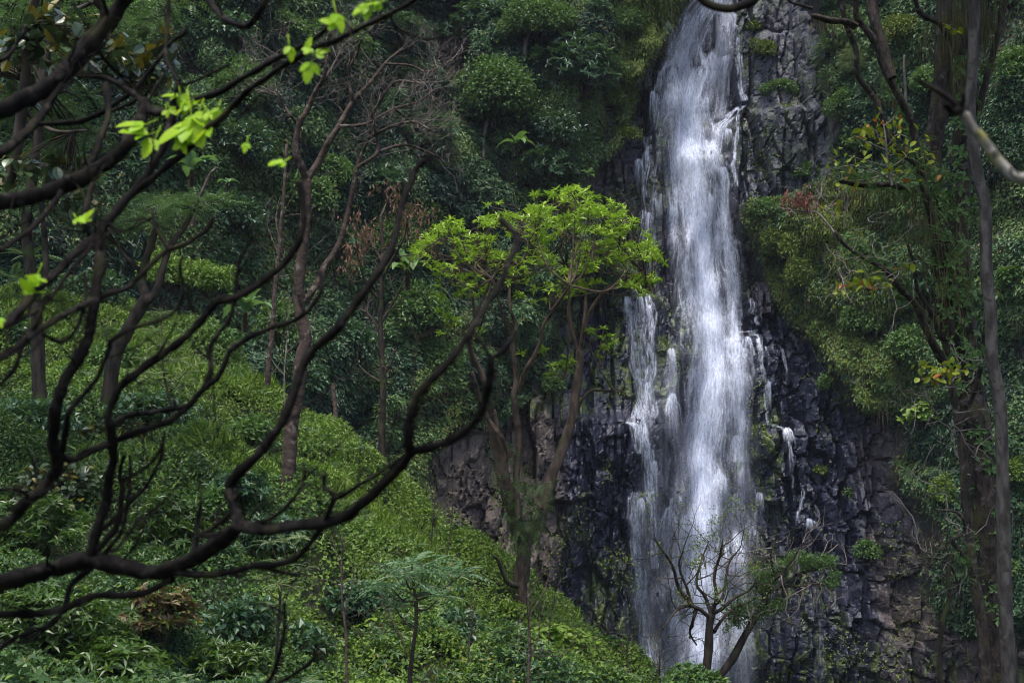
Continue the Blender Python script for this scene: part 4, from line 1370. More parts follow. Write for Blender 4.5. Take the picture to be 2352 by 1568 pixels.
def twiggy_shrub_tree():
    d = 38
    rg = nextrng()
    root = thing('twiggy_tree', 'gnarled upright tree with many bare twigs in front of the fall', 'tree', P(1622, 1590, d))
    g, tw, lf = Geo(), Geo(), Geo()
    limb(g, [(1620, 1620), (1622, 1566), (1627, 1500), (1630, 1440), (1634, 1410)], d, d, 11, 9, 10, bump=0.15)
    build('trunk', g, B_dark, root, smooth=True)
    g = Geo()
    st, di = [], []
    for i, pts in enumerate([[(1632, 1420), (1610, 1400), (1587, 1385), (1578, 1350), (1565, 1320), (1560, 1290), (1570, 1265)], [(1587, 1385), (1560, 1350), (1545, 1300), (1520, 1260), (1500, 1235)], [(1632, 1415), (1640, 1390), (1660, 1370), (1668, 1320), (1675, 1290), (1690, 1270)],
                             [(1634, 1412), (1620, 1370), (1600, 1340), (1610, 1290), (1625, 1250)], [(1636, 1410), (1660, 1395), (1690, 1370), (1720, 1355), (1740, 1330)], [(1634, 1415), (1645, 1370), (1640, 1320), (1655, 1270), (1660, 1235)],
                             [(1600, 1395), (1590, 1430), (1585, 1455), (1600, 1480)], [(1640, 1450), (1660, 1420), (1680, 1400), (1700, 1385)], [(1610, 1400), (1585, 1390), (1555, 1400), (1540, 1420)]]):
        a = limb(('limb', B_dark, root), pts, d, d + rg.uniform(-1, 1), 5, 1.8, 7, wob=0.8, seed=i)
        for k in range(len(a) // 4, len(a) - 1, 3):
            st.append(a[k])
            di.append(unit(a[k + 1] - a[k] + rg.normal(size=3) * 0.8))
    pos, _ = twigs(tw, st, di, 0.8, 0.020, 4, rg, split=2, spread=0.5, up=0.2)
    build('twigs', tw, B_dark, root)
    u, v, _ = proj(pos)
    ok = (vnoise(u / 38, v / 38, 2) > 0.56) & (v < 1390)
    pp = np.repeat(pos[ok], 10, 0)
    pp = pp + rg.normal(size=pp.shape) * 0.12
    leaves(lf, pp, rand_unit(rg, len(pp)), rand_unit(rg, len(pp)) + UP, rg.uniform(0.06, 0.12, len(pp)), 0.05)
    build('leaves', lf, L_olive, root)
    # the leaning one beside it
    d = 39
    root = thing('leaning_tree', 'leaning dark trunk with leafy clumps and a grey thicket of twigs right of the fall', 'tree', P(1640, 1590, d))
    g, tw, lf = Geo(), Geo(), Geo()
    limb(g, [(1630, 1600), (1648, 1560), (1679, 1519), (1709, 1463), (1732, 1423), (1756, 1380), (1765, 1350)], d, d, 10, 7, 10, bump=0.15)
    build('trunk', g, B_dark, root, smooth=True)
    g = Geo()
    st, di = [], []
    for i, pts in enumerate([[(1756, 1370), (1790, 1345), (1830, 1320), (1870, 1290), (1900, 1270)], [(1762, 1350), (1775, 1310), (1770, 1270), (1785, 1240)], [(1756, 1370), (1735, 1340), (1745, 1300), (1735, 1260)], [(1790, 1345), (1840, 1345), (1880, 1340), (1915, 1355)],
                             [(1765, 1345), (1800, 1310), (1830, 1270), (1845, 1245)], [(1732, 1423), (1700, 1410), (1680, 1395)], [(1740, 1415), (1780, 1400), (1830, 1400)], [(1830, 1320), (1860, 1310), (1920, 1300)]]):
        a = limb(('limb', B_dark, root), pts, d, d + rg.uniform(-1, 1), 4, 1.5, 6, wob=0.8, seed=i)
        for k in range(len(a) // 4, len(a) - 1, 2):
            st.append(a[k])
            di.append(unit(a[k + 1] - a[k] + rg.normal(size=3) * 0.8))
    pos, _ = twigs(tw, st, di, 0.8, 0.016, 4, rg, split=2, spread=0.6, up=0.05)
    build('twigs', tw, B_grey, root)
    for (u, v, ru, rv) in [(1745, 1335, 34, 34), (1715, 1400, 45, 28), (1760, 1395, 34, 22), (1870, 1285, 55, 26), (1910, 1330, 22, 24), (1785, 1300, 26, 24), (1690, 1410, 22, 30)]:
        n = int(ru * rv * 0.7)
        q = rand_unit(rg, n) * rg.random((n, 1)) ** 0.4
        cl = rg.normal(size=(14, 2)) * 0.5
        q[:, :2] = q[:, :2] * 0.45 + cl[rg.integers(0, 14, n)]
        p = P(u + q[:, 0] * ru + rg.normal(size=n) * 5, v + q[:, 1] * rv + rg.normal(size=n) * 4, d + q[:, 2] * 0.5)
        leaves(lf, p, rand_unit(rg, n), rand_unit(rg, n) + UP, rg.uniform(0.07, 0.13, n), 0.05)
    build('leaves', lf, L_mid, root)


def old_trees():
    """The three dark trunks at the right, hung with moss and ferns."""
    d = 27
    rg = nextrng()
    root = thing('mossy_tree', 'massive dark forked tree hung with moss and ferns, thickest of the trunks at the right', 'tree', P(2290, 1640, d))
    g = Geo()
    limb(g, [(2310, 1900), (2300, 1640), (2288, 1480), (2276, 1320), (2262, 1180), (2248, 1040), (2235, 960), (2225, 920)], d, d, 42, 34, 16, bump=0.13, seed=4, n=8)
    limb(('limb', B_mossy, root), [(2238, 1000), (2216, 900), (2195, 810), (2176, 730), (2166, 640), (2160, 560), (2152, 480), (2140, 400), (2150, 300), (2165, 200), (2170, 60), (2180, -150)], d, d + .5, 24, 20, 14, bump=0.18, seed=6, n=8)
    limb(('limb', B_mossy, root), [(2240, 1000), (2240, 900), (2222, 780), (2208, 650), (2200, 540), (2206, 420), (2216, 300), (2222, 160), (2235, 20), (2240, -200)], d + .4, d + 1, 22, 26, 14, bump=0.18, seed=8, n=8)
    build('trunk', g, B_mossy, root, smooth=True)
    g = Geo()
    LB = ('limb', B_mossy, root)
    limb(LB, [(2180, 850), (2142, 785), (2122, 740), (2102, 696), (2062, 656), (2029, 616), (1986, 593), (1942, 563), (1919, 533)], d, d - 1.5, 10, 4, 9, bump=0.2)
    limb(LB, [(2165, 780), (2136, 713), (2109, 666), (2099, 606), (2085, 560)], d, d - 1, 6, 3, 8, bump=0.2)
    limb(LB, [(2160, 640), (2142, 510), (2129, 450), (2109, 367), (2102, 317), (2089, 267), (2062, 217), (2036, 167), (2016, 110), (1999, 80), (1969, 40), (1966, 0), (1960, -60)], d, d - 2, 10, 7, 9, bump=0.15)
    limb(LB, [(2110, 380), (2060, 340), (2036, 317), (2029, 283), (2012, 233), (1989, 200), (1969, 167), (1966, 110), (1942, 50), (1934, 0), (1925, -60)], d - 1.2, d - 2, 7, 6, 9, bump=0.18)
    limb(LB, [(2050, 180), (2029, 107), (2010, 40), (2000, -40)], d - 1.6, d - 1.2, 13, 10, 9, bump=0.25)
    limb(LB, [(1966, 60), (1946, 50), (1905, 45), (1866, 36)], d - 2, d - 2.4, 9, 6, 8, bump=0.3)
    limb(LB, [(1866, 20), (1840, 12), (1815, 4), (1800, -20)], d - 2.4, d - 2.6, 4, 3, 7, bump=0.2)
    limb(LB, [(2205, 130), (2199, 117), (2179, 83), (2156, 53), (2116, 33), (2102, 0), (2090, -40)], d, d - 1, 8, 4, 8, bump=0.2)
    limb(LB, [(2100, 440), (2049, 423), (2000, 425), (1950, 420), (1925, 412)], d - 1, d - 1.6, 8, 5, 8, bump=0.35)
    limb(LB, [(2210, 360), (2240, 290), (2262, 200), (2290, 90), (2310, 0), (2320, -80)], d + .5, d, 8, 6, 8, bump=0.15)
    limb(LB, [(2225, 925), (2242, 890), (2250, 860), (2253, 842)], d - .8, d - 1.2, 8, 5, 8, bump=0.2)
    g = Geo()
    iv = []
    for pts, rp, n in [([(2288, 1480), (2262, 1180), (2235, 960)], 33, 90), ([(2216, 900), (2176, 730), (2160, 560), (2150, 420)], 24, 130), ([(2240, 900), (2208, 650), (2206, 420), (2222, 160)], 24, 120), ([(2102, 696), (2029, 616), (1942, 563)], 9, 110), ([(2142, 510), (2109, 367), (2036, 167)], 10, 110)]:
        q, _, dd_ = path(pts, d, d, n=20)
        k = rg.integers(0, len(q), n)
        th = rg.uniform(0, 6.28, n)
        rr_ = rp * d / F * rg.uniform(0.9, 1.25, n)
        off = np.stack([np.cos(th) * rr_, -np.abs(np.sin(th)) * rr_, rg.normal(size=n) * 0.15], -1)
        iv.append((q[k] + off + (q[np.minimum(k + 1, len(q) - 1)] - q[k]) * rg.random((n, 1)), unit(off * [1, 1, 0.1])))
    p = np.vstack([a for a, _ in iv])
    nn = np.vstack([b for _, b in iv])
    rosettes(g, p, unit(nn + UP * 0.3 + rg.normal(size=p.shape) * 0.3), 4, 0.15, 0.09, rg, spread=(-0.3, 0.5))
    build('ivy', g, L_mid, root)
    # moss, hanging in beards
    g = Geo()
    for (u0, u1, v0, v1, n, L) in [(2185, 2300, -20, 60, 1500, 1.1), (2185, 2240, 110, 190, 700, 0.9), (1860, 1960, 38, 60, 500, 0.35), (2010, 2060, 120, 240, 500, 0.5), (1930, 2100, 425, 440, 900, 0.6), (2080, 2170, 440, 560, 900, 0.7),
                                   (2120, 2180, 560, 760, 900, 0.6), (1960, 2100, 600, 680, 500, 0.3), (2190, 2230, 480, 720, 700, 0.6), (2150, 2200, 0, 100, 600, 0.9), (2025, 2060, 260, 320, 260, 0.4), (2110, 2150, 60, 120, 240, 0.4), (2200, 2290, 130, 150, 500, 0.4), (2095, 2140, 300, 460, 500, 0.4)]:
        u, v = rg.uniform(u0, u1, n), rg.uniform(v0, v1, n)
        n = n // 6
        u, v = u[:n], v[:n]
        drape(g, P(u, v, d - 0.5 + rg.uniform(-0.8, 0.8, n)), L * 0.7, rg, 0.022)
    build('hanging_moss', g, L_mossh, root)
    g = Geo()
    fe = []
    for (u0, u1, v0, v1, n) in [(1930, 2090, 400, 440, 60), (1965, 2060, 580, 640, 26), (2100, 2180, 320, 420, 22), (2060, 2110, 330, 420, 22), (2120, 2170, 380, 560, 24), (2190, 2250, 460, 700, 14), (2060, 2110, 430, 470, 14), (2190, 2300, 125, 170, 16)]:
        fe.append(np.stack([rg.uniform(u0, u1, n), rg.uniform(v0, v1, n)], -1))
    fe = np.vstack(fe)
    k = len(fe)
    fronds(g, P(fe[:, 0], fe[:, 1], d - 1.0 + rg.uniform(-0.7, 0.7, k)), np.stack([rg.normal(size=k), -np.ones(k) * 0.5, rg.normal(size=k) * 0.5 - 0.1], -1), UP + rg.normal(size=(k, 3)) * 0.2, 0.42, rg, pairs=12, lw=0.24, lb=0.3, arch=0.8)
    build('fern_fronds', g, L_fern, root)
    g = Geo()
    s = Geo()
    for (u, v, ru, rv, n) in [(1995, 645, 42, 22, 44), (1950, 655, 26, 10, 14), (2040, 335, 30, 30, 10), (2080, 610, 16, 12, 8), (2170, 850, 45, 16, 34), (2115, 838, 22, 10, 12), (2150, 865, 20, 20, 12), (1925, 475, 30, 20, 10), (2190, 66, 22, 10, 5), (1990, 300, 20, 16, 8)]:
        q = rg.normal(size=(n, 3)) * 0.55
        p = P(u + q[:, 0] * ru, v + q[:, 1] * rv, d - 1.4 + q[:, 2] * 0.4)
        bigleaves(g, p, rand_unit(rg, n) - UP * 0.3, UP + rg.normal(size=(n, 3)) * 0.6, rg.uniform(0.12, 0.22, n), rg.uniform(0.08, 0.13, n))
        h = P(u, v + rv, d - 1.0)
        for x in p[::2]:
            tube(s, [h, (h + x) / 2 + rg.normal(size=3) * 0.04, x], [0.012, 0.008, 0.004], 4)
    build('yellowing_leaves', g, L_yel, root)
    rgx = nextrng()
    st = P(rgx.uniform(2080, 2250, 34), rgx.uniform(820, 1300, 34), d - 0.8)
    twigs(s, st, rand_unit(rgx, 34), 0.5, 0.012, 3, rgx, split=2, spread=0.5, up=0.0)
    st = P(rgx.uniform(1900, 2060, 22), rgx.uniform(500, 650, 22), d - 1.4)
    twigs(s, st, rand_unit(rgx, 22), 0.5, 0.010, 3, rgx, split=2, spread=0.5, up=0.0)
    build('twigs', s, B_grey, root)
    # crown, above the frame
    g = Geo()
    m, cen = crown(g, P(2150, -520, d + 2), (5.5, 5.0, 2.2), 'darkbroad', rg, 1.0, 1.4, 18)
    build('crown', g, m, root)
    g = Geo()
    for q in cen:
        b = P(2180 + rg.uniform(-30, 60), -150, d + .6)
        tube(g, catmull([b, (b + q) / 2 + rg.normal(size=3) * 0.3, q], 4), np.linspace(0.12, 0.03, 9), 6)
    build('crown_limb', g, B_mossy, root)

    root = thing('pale_tree', 'straight tree with pale flaky bark beside the massive mossy tree', 'tree', P(2320, 1640, d - 2))
    g = Geo()
    limb(g, [(2330, 1900), (2318, 1600), (2310, 1400), (2306, 1246), (2302, 1046), (2296, 923), (2279, 823), (2275, 723), (2266, 623), (2264, 530), (2262, 470), (2246, 400), (2234, 320), (2228, 240), (2236, 120), (2240, -60), (2250, -260)], d - 2, d - 2, 17, 11, 14, bump=0.09, seed=9, n=7)
    build('trunk', g, B_pale, root, smooth=True)
    g = Geo()
    m, cen = crown(g, P(2330, -560, d - 2), (4.5, 4.5, 2.0), 'darkbroad', rg, 1.0, 1.3, 16)
    build('crown', g, m, root)
    g = Geo()
    for q in cen:
        b = P(2250, -255, d - 2)
        tube(g, catmull([b, (b + q) / 2 + rg.normal(size=3) * 0.3, q], 4), np.linspace(0.10, 0.03, 9), 6)
    build('crown_limb', g, B_pale, root)

    root = thing('slender_tree', 'slender dark trunk leaning past the massive mossy tree on the side of the falls', 'tree', P(2272, 1640, d - 1))
    g = Geo()
    limb(g, [(2285, 1900), (2270, 1640), (2256, 1446), (2236, 1313), (2222, 1179), (2212, 1046), (2200, 970), (2190, 906), (2172, 850)], d - 1, d - .6, 16, 8, 12, bump=0.12, seed=12, n=7)
    limb(('limb', B_mossy, root), [(2238, 1325), (2225, 1290), (2200, 1260), (2190, 1240), (2215, 1220), (2212, 1190), (2195, 1175), (2150, 1170)], d - 1, d - 1.6, 7, 2, 8, bump=0.2)
    build('trunk', g, B_mossy, root, smooth=True)
    g = Geo()
    fer = 40
    fronds(g, P(rg.uniform(2200, 2245, fer), rg.uniform(1230, 1330, fer), d - 1.3), rand_unit(rg, fer), UP + rg.normal(size=(fer, 3)) * 0.3, 0.25, rg, pairs=7)
    build('fern_fronds', g, L_fern, root)

    root = thing('gnarled_dead_tree', 'thin gnarled bare tree before the dark rock, left of the trunks', 'tree', P(2175, 1640, 36))
    g = Geo()
    limb(g, [(2165, 1640), (2160, 1520), (2165, 1430), (2180, 1380), (2178, 1330), (2180, 1300)], 36, 36, 7, 5, 8, bump=0.25)
    limb(('limb', B_dark, root), [(2180, 1370), (2200, 1350), (2190, 1310), (2170, 1290), (2140, 1280), (2100, 1285)], 36, 35, 4, 1.5, 7, bump=0.2)
    limb(('limb', B_dark, root), [(2160, 1500), (2200, 1480), (2215, 1495)], 36, 35, 4, 2, 7, bump=0.2)
    limb(('limb', B_dark, root), [(2176, 1330), (2180, 1280), (2174, 1250), (2178, 1200)], 36, 36, 3.5, 1.5, 7, bump=0.2)
    build('trunk', g, B_dark, root, smooth=True)
    g = Geo()
    twigs(g, P(rg.uniform(2090, 2190, 26), rg.uniform(1170, 1400, 26), 36), rand_unit(rg, 26), 0.7, 0.014, 3, rg, split=2, spread=0.5, up=0)
    build('twigs', g, B_dark, root)

    # the young tree growing in the moss bed
    d2 = 25.5
    root = thing('yellow_leaf_sapling', 'pale stemmed sapling with sparse yellow green leaves growing from a mossy bough', 'sapling', P(2049, 424, d2))
    g = Geo()
    limb(g, [(2049, 426), (2039, 383), (2036, 333), (2028, 277)], d2, d2, 3.6, 1.8, 7)
    st = []
    for i, pts in enumerate([[(2048, 415), (2010, 395), (1960, 380), (1925, 385)], [(2040, 390), (2080, 360), (2090, 335)], [(2037, 345), (2000, 330), (1975, 318)], [(2035, 330), (2010, 300), (1995, 292)], [(2030, 290), (2060, 265)], [(2042, 400), (2000, 410), (1965, 415)], [(2036, 340), (2060, 310), (2085, 315)], [(2040, 385), (2000, 372), (1950, 358)], [(2044, 405), (2085, 395), (2105, 400)]]):
        a = limb(g, pts, d2, d2 - rg.uniform(-.5, .8), 1.8, 0.8, 5)
        st += [a[-1], a[-3], a[-6]]
    build('stem', g, B_grey, root, smooth=True)
    g = Geo()
    st = np.repeat(np.array(st), 5, 0)
    st = st + rg.normal(size=st.shape) * [0.22, 0.2, 0.1]
    n = len(st)
    bigleaves(g, st, rand_unit(rg, n) - UP * 0.2, UP + rg.normal(size=(n, 3)) * 0.6, rg.uniform(0.09, 0.2, n), rg.uniform(0.06, 0.11, n))
    build('leaves', g, L_yel, root)

    root = thing('dead_spray', 'spray of withered dark red leaves on a bare branch against the right wall', 'dead branch', P(1880, 500, 60))
    g = Geo()
    n = 200
    leaves(g, P(1838 + rg.normal(size=n) * 20, 458 + rg.normal(size=n) * 12, 60 + rg.normal(size=n) * 0.3), unit(rg.normal(size=(n, 3)) * 0.5 - UP), rand_unit(rg, n), rg.uniform(0.18, 0.4, n), 0.12)
    build('leaves', g, leafmat('leaf_red', (0.07, 0.018, 0.014), (0.16, 0.045, 0.035), rough=0.7, transl=0.2, patch=1), root)
    g = Geo()
    limb(g, [(1935, 560), (1905, 520), (1878, 490), (1845, 485), (1800, 480), (1782, 470)], 60, 60, 4, 1, 6)
    build('branch', g, B_grey, root)
    g = Geo()
    twigs(g, P(rg.uniform(1800, 1900, 14), rg.uniform(465, 490, 14), 60), rand_unit(rg, 14) + UP * .5, 0.8, 0.02, 3, rg, split=2)
    build('twigs', g, B_grey, root)
    pole('dead_sapling', 'short pale dead stem sticking up behind the mossy limbs', [(2080, 245), (2079, 200), (2076, 160), (2077, 127)], 40, 3.6, 2.6, B_pale, 'dead stem')


bare_tree()
dead_leaf_tree()
rosette_tree()
pole('bare_tree', 'thin straight bare trunk rising behind the leafless tree', [(614, 885), (618, 840), (623, 790), (633, 656), (642, 573), (645, 523), (652, 450), (658, 333)], 48, 7, 3, B_brown, 'tree', tw=10)
pole('tree_stump', 'short broken trunk stump standing at the foot of the leafy wall', [(772, 985), (770, 940), (765, 883)], 50, 6, 5, B_brown, 'tree stump')
feathery('dark_tree', 'dark straight tree at the left edge with feathery green leaves', [([(92, 915), (90, 886), (86, 800), (80, 700), (67, 600), (60, 523), (70, 440), (80, 360), (95, 250), (110, 120), (130, 0), (120, -120)], 16, 5), ([(103, 640), (105, 600), (100, 523), (96, 450), (110, 380)], 8, 4)], 34,
         [(60, 380, 130, 60, 1), (150, 320, 110, 60, 2), (40, 470, 100, 40, 0), (180, 400, 100, 45, 1), (120, 240, 120, 60, 2), (20, 270, 90, 60, 1), (90, 130, 150, 60, 1), (230, 60, 130, 60, 2), (330, 10, 120, 50, 0), (20, 40, 140, 70, 1), (-80, -80, 190, 80, -3), (40, -220, 220, 80, -6), (-200, 100, 160, 120, -2)], size=0.8)  # last three crowns lie out of view, added to shade the near slope
feathery('leaning_acacia', 'dark leaning forked tree with a light green feathery canopy on the left slope', [([(245, 925), (260, 840), (280, 780), (312, 723), (337, 683)], 17, 14), ([(337, 690), (326, 640), (334, 600), (353, 540), (358, 500)], 11, 6), ([(338, 690), (356, 676), (370, 633), (382, 590), (400, 553), (425, 520), (445, 480)], 10, 5), ([(328, 655), (316, 615), (290, 590), (268, 560)], 5, 3)], 36,
         [(310, 515, 100, 28, 0), (250, 540, 70, 26, 0.5), (420, 480, 90, 30, 0), (480, 455, 60, 26, .5), (340, 470, 80, 30, 1), (200, 500, 70, 30, -1)], size=0.7, lai=1.0)
pole('crooked_tree', 'dark crooked stem rising among the creepers below the banana plant', [(440, 520), (452, 470), (465, 440), (480, 405), (497, 385)], 42, 6, 3, B_brown, 'tree')
feathery('leaf_tree', 'dark tree with large round glossy bronze leaves behind the foreground branches', [([(20, 420), (45, 300), (55, 200), (62, 120), (70, 40), (90, -40)], 14, 9), ([(40, 160), (90, 140), (160, 165), (220, 175), (300, 190)], 8, 3), ([(62, 120), (120, 60), (180, 20), (230, 0)], 8, 4), ([(50, 250), (120, 300), (200, 300)], 7, 3)], 15,
         [(150, 60, 110, 40, 0), (290, 150, 120, 60, 0.3), (360, 90, 40, 30, .3), (230, 130, 90, 50, -.3), (60, 110, 70, 60, 0), (330, 205, 80, 40, .4), (40, 220, 60, 40, .3), (120, 385, 80, 30, 0), (30, 390, 60, 50, 0), (170, 470, 60, 30, 0)], kind='round', size=0.72, lai=0.75)
banana(440, 372, 46, 62, 'banana plant with upright broad leaves high on the left slope')
banana(522, 412, 47, 26, 'small banana plant with two narrow upright leaves beside the creepers', n=4)
banana(563, 700, 47, 62, 'large banana plant with wide torn pale leaves beside the thin trunk')
banana(935, 600, 56, 66, 'dark drooping banana plant behind the lime green crown', mat=L_mid)
banana(1185, 318, 80, 40, 'small dark banana plant under the round-crowned tree', n=6, mat=L_mid)
banana(1350, 398, 92, 22, 'little banana plant on the rock beside the falls', n=6)
twiggy_shrub_tree()
old_trees()
print('trees', round(time.time() - T0, 1))

# ------------------------------------------------------------------ shrubs and small trees on the walls
WALL = [
    ('tree', 'broad', 760, 110, 90, 70, 'light green tree whose crown shows behind the bare twigs at the top', 'tree'),
    ('tree', 'small', 560, 210, 90, 70, 'soft mid green tree left of the bare twiggy crown', 'tree'),
    ('tree', 'broad', 420, 270, 80, 64, 'leafy tree above the upright banana plant', 'tree'),
    ('tree', 'laurel', 985, 330, 60, 60, 'dark laurel tree between the bare twigs and the round-crowned tree', 'tree'),
    ('tree', 'small', 1235, 50, 80, 60, 'pale green tree hung with creepers at the top left of the fall', 'tree'),
    ('tree', 'broad', 690, 450, 70, 64, 'bright bushy tree behind the fork of the bare tree', 'tree'),
    ('tree', 'pale', 1065, 180, 26, 22, 'small pale feathery tree leaning out from the brown rock patch', 'tree'),
    ('tree', 'small', 900, 560, 56, 60, 'light green tree behind the withered brown leaves', 'tree'),
    ('tree', 'broad', 1140, 230, 95, 90, 'round-crowned mid green tree with a slim pale trunk beside the bare brown rock', 'tree'),
    ('tree', 'laurel', 1335, 165, 95, 80, 'dark glossy rounded tree nearest the top of the fall', 'tree'),
    ('shrub', 'laurel', 1255, 385, 85, 62, 'dark bluish laurel bush right above the lime green crown', 'shrub'),
    ('shrub', 'darkbroad', 1275, 300, 60, 60, 'dark mound of bush draped in creepers right of the round-crowned tree', 'shrub'),
    ('shrub', 'laurel', 868, 430, 74, 58, 'bluish green laurel bush under the bare twiggy crown', 'shrub'),
    ('tree', 'laurel', 1110, 60, 80, 70, 'dark leafy tree hanging over the brown rock at the top of the left wall', 'tree'),
    ('shrub', 'small', 1056, 62, 24, 24, 'light green shrub growing above the brown rock patch', 'shrub'),
    ('shrub', 'laurel', 905, 70, 70, 50, 'dark shrub behind the topmost bare twigs', 'shrub'),
    ('shrub', 'darkbroad', 500, 80, 90, 56, 'broad dark bush at the top of the left slope', 'shrub'),
    ('shrub', 'small', 640, 60, 80, 46, 'mid green bush between the curled hanging branch and the bare crown', 'shrub'),
    ('shrub', 'darkbroad', 560, 330, 74, 78, 'vine-draped bush left of the bare tree fork', 'shrub'),
    ('shrub', 'darkbroad', 545, 500, 76, 64, 'dark rounded bush beside the top of the thin trunk', 'shrub'),
    ('shrub', 'small', 770, 400, 50, 60, 'leafy bush between the bare tree and its second stem', 'shrub'),
    ('shrub', 'laurel', 765, 560, 60, 60, 'laurel bush behind the second stem of the bare tree', 'shrub'),
    ('shrub', 'broad', 960, 720, 70, 80, 'mid green bush left of the lime tree limbs', 'shrub'),
    ('shrub', 'small', 1010, 830, 70, 60, 'pale green bush on the wall above the brown columns', 'shrub'),
    ('shrub', 'darkbroad', 820, 800, 60, 80, 'dark ivy-like bush left of the dying tree', 'shrub'),
    ('shrub', 'broad', 985, 500, 40, 40, 'leafy bush left of the lime green crown', 'shrub'),
    ('shrub', 'laurel', 745, 720, 46, 44, 'laurel bush touching the bare trunk halfway up', 'shrub'),
    ('shrub', 'darkbroad', 700, 880, 60, 60, 'dark shrub behind the lower bare trunk', 'shrub'),
    ('shrub', 'small', 1270, 880, 26, 40, 'small bright shrub on the rock between the forks of the lime tree', 'shrub'),
    ('shrub', 'olive', 1430, 310, 34, 26, 'yellow green mossy cushion on the ledge left of the fall', 'shrub'),
    ('shrub', 'olive', 1475, 225, 24, 30, 'mossy tuft hanging beside the upper left strand of water', 'shrub'),
    ('shrub', 'olive', 1400, 230, 40, 40, 'olive shrub on the rim of rock left of the upper fall', 'shrub'),
    ('shrub', 'small', 1440, 60, 50, 56, 'grey green bush left of the lip of the fall', 'shrub'),
    ('shrub', 'olive', 1748, 112, 28, 34, 'yellow green bush on the grey rock right of the upper fall', 'shrub'),
    ('shrub', 'small', 1785, 205, 42, 26, 'leafy bush in the middle of the grey rock face', 'shrub'),
    ('shrub', 'olive', 1730, 60, 22, 22, 'small weed clump on the rock by the lip of the fall', 'shrub'),
    ('shrub', 'small', 1855, 395, 34, 36, 'leafy bush below the grey rock beside the red withered leaves', 'shrub'),
    ('shrub', 'fern', 1905, 120, 40, 50, 'hanging green ferns at the edge of the grey rock', 'fern'),
    ('shrub', 'fern', 1915, 190, 36, 40, 'second curtain of ferns lower on the grey rock edge', 'fern'),
    ('shrub', 'pale', 1965, 160, 46, 60, 'pale grey green bush behind the two mossy limbs', 'shrub'),
    ('shrub', 'small', 1935, 250, 50, 50, 'soft green bush below the pale one on the right wall', 'shrub'),
    ('shrub', 'olive', 2080, 70, 70, 46, 'yellowish bush high on the right wall between the limbs', 'shrub'),
    ('shrub', 'broad', 2140, 190, 60, 60, 'bright leafy bush behind the hanging moss', 'shrub'),
    ('shrub', 'laurel', 2105, 262, 40, 30, 'whorled glossy shrub beside the short dead stem', 'shrub'),
    ('shrub', 'broad', 1985, 330, 60, 46, 'green bush behind the yellow leafed sapling', 'shrub'),
    ('shrub', 'olive', 1790, 560, 56, 60, 'yellow green mossy bulge directly right of the middle fall', 'shrub'),
    ('shrub', 'olive', 1850, 640, 56, 60, 'mossy hanging bulge below the first one', 'shrub'),
    ('shrub', 'small', 1760, 480, 50, 40, 'dark green tangle above the mossy bulges', 'shrub'),
    ('shrub', 'small', 1980, 740, 60, 60, 'green bush under the leaning mossy limb', 'shrub'),
    ('shrub', 'laurel', 2115, 650, 44, 56, 'bluish leafed shrub between the leaning limb and the mossy trunk', 'shrub'),
    ('shrub', 'broad', 2080, 800, 60, 60, 'leafy green bush left of the massive trunk', 'shrub'),
    ('shrub', 'nearbroad', 2130, 950, 56, 44, 'broad leafed bush left of the slender trunk', 'shrub'),
    ('shrub', 'grass', 2170, 1130, 44, 60, 'bright green mass of leaves spilling behind the slender trunk', 'shrub'),
    ('shrub', 'grass', 2255, 1180, 22, 90, 'bright green strip of leaves between the slender and the massive trunk', 'shrub'),
    ('shrub', 'small', 2010, 1265, 42, 34, 'dark leafy clump low on the brown rock', 'shrub'),
    ('shrub', 'small', 1900, 880, 26, 30, 'small bright clump on the dark rock right of the thin water threads', 'shrub'),
    ('shrub', 'olive', 1890, 1080, 20, 14, 'mossy cushion on the dark lower rock', 'shrub'),
    ('shrub', 'small', 1950, 1135, 20, 18, 'leafy tuft at the edge of the brown rock', 'shrub'),
    ('shrub', 'grass', 2342, 1080, 40, 50, 'bright leafy bush at the right edge behind the pale tree', 'shrub'),
    ('shrub', 'broad', 2335, 160, 50, 70, 'dark bush at the upper right edge', 'shrub'),
    ('shrub', 'broad', 2320, 640, 40, 50, 'leafy bush right of the pale trunk', 'shrub'),
    ('shrub', 'small', 2330, 1310, 34, 40, 'small bright bush low at the right edge', 'shrub'),
]
for nm, kind, u, v, ru, rv, lab, cat in WALL:
    sz = {'laurel': 1.0, 'broad': 1.0, 'small': 1.1, 'olive': 1.0, 'darkbroad': 1.0, 'fern': 1.3, 'pale': 1.2, 'nearbroad': 1.6, 'grass': 1.3}[kind]
    if nm == 'tree':
        r_ = shrub('tree', kind, u, v, ru * 1.12, rv * 1.2, lab, cat, size=sz, lumps=20, part='crown', lai=1.8, push=0.6)
        d_ = float(hit([u], [v])[0])
        gg = Geo()
        dl_ = float(hit([u - 26], [v + rv * 2.0])[0])
        limb(gg, [(u - 26, v + rv * 2.0), (u - 30, v + rv * 1.5), (u - 28, v + rv * 0.9), (u - 15, v + rv * 0.2)], dl_ + 0.7, d_ - 0.6, 6, 4, 8)
        build('trunk', gg, B_pale if kind in ('laurel', 'pale') else B_twig, r_, smooth=True)
    else:
        shrub(nm, kind, u, v, ru, rv, lab, cat, size=sz, lumps=max(8, int(ru / 5)), lai=1.6)

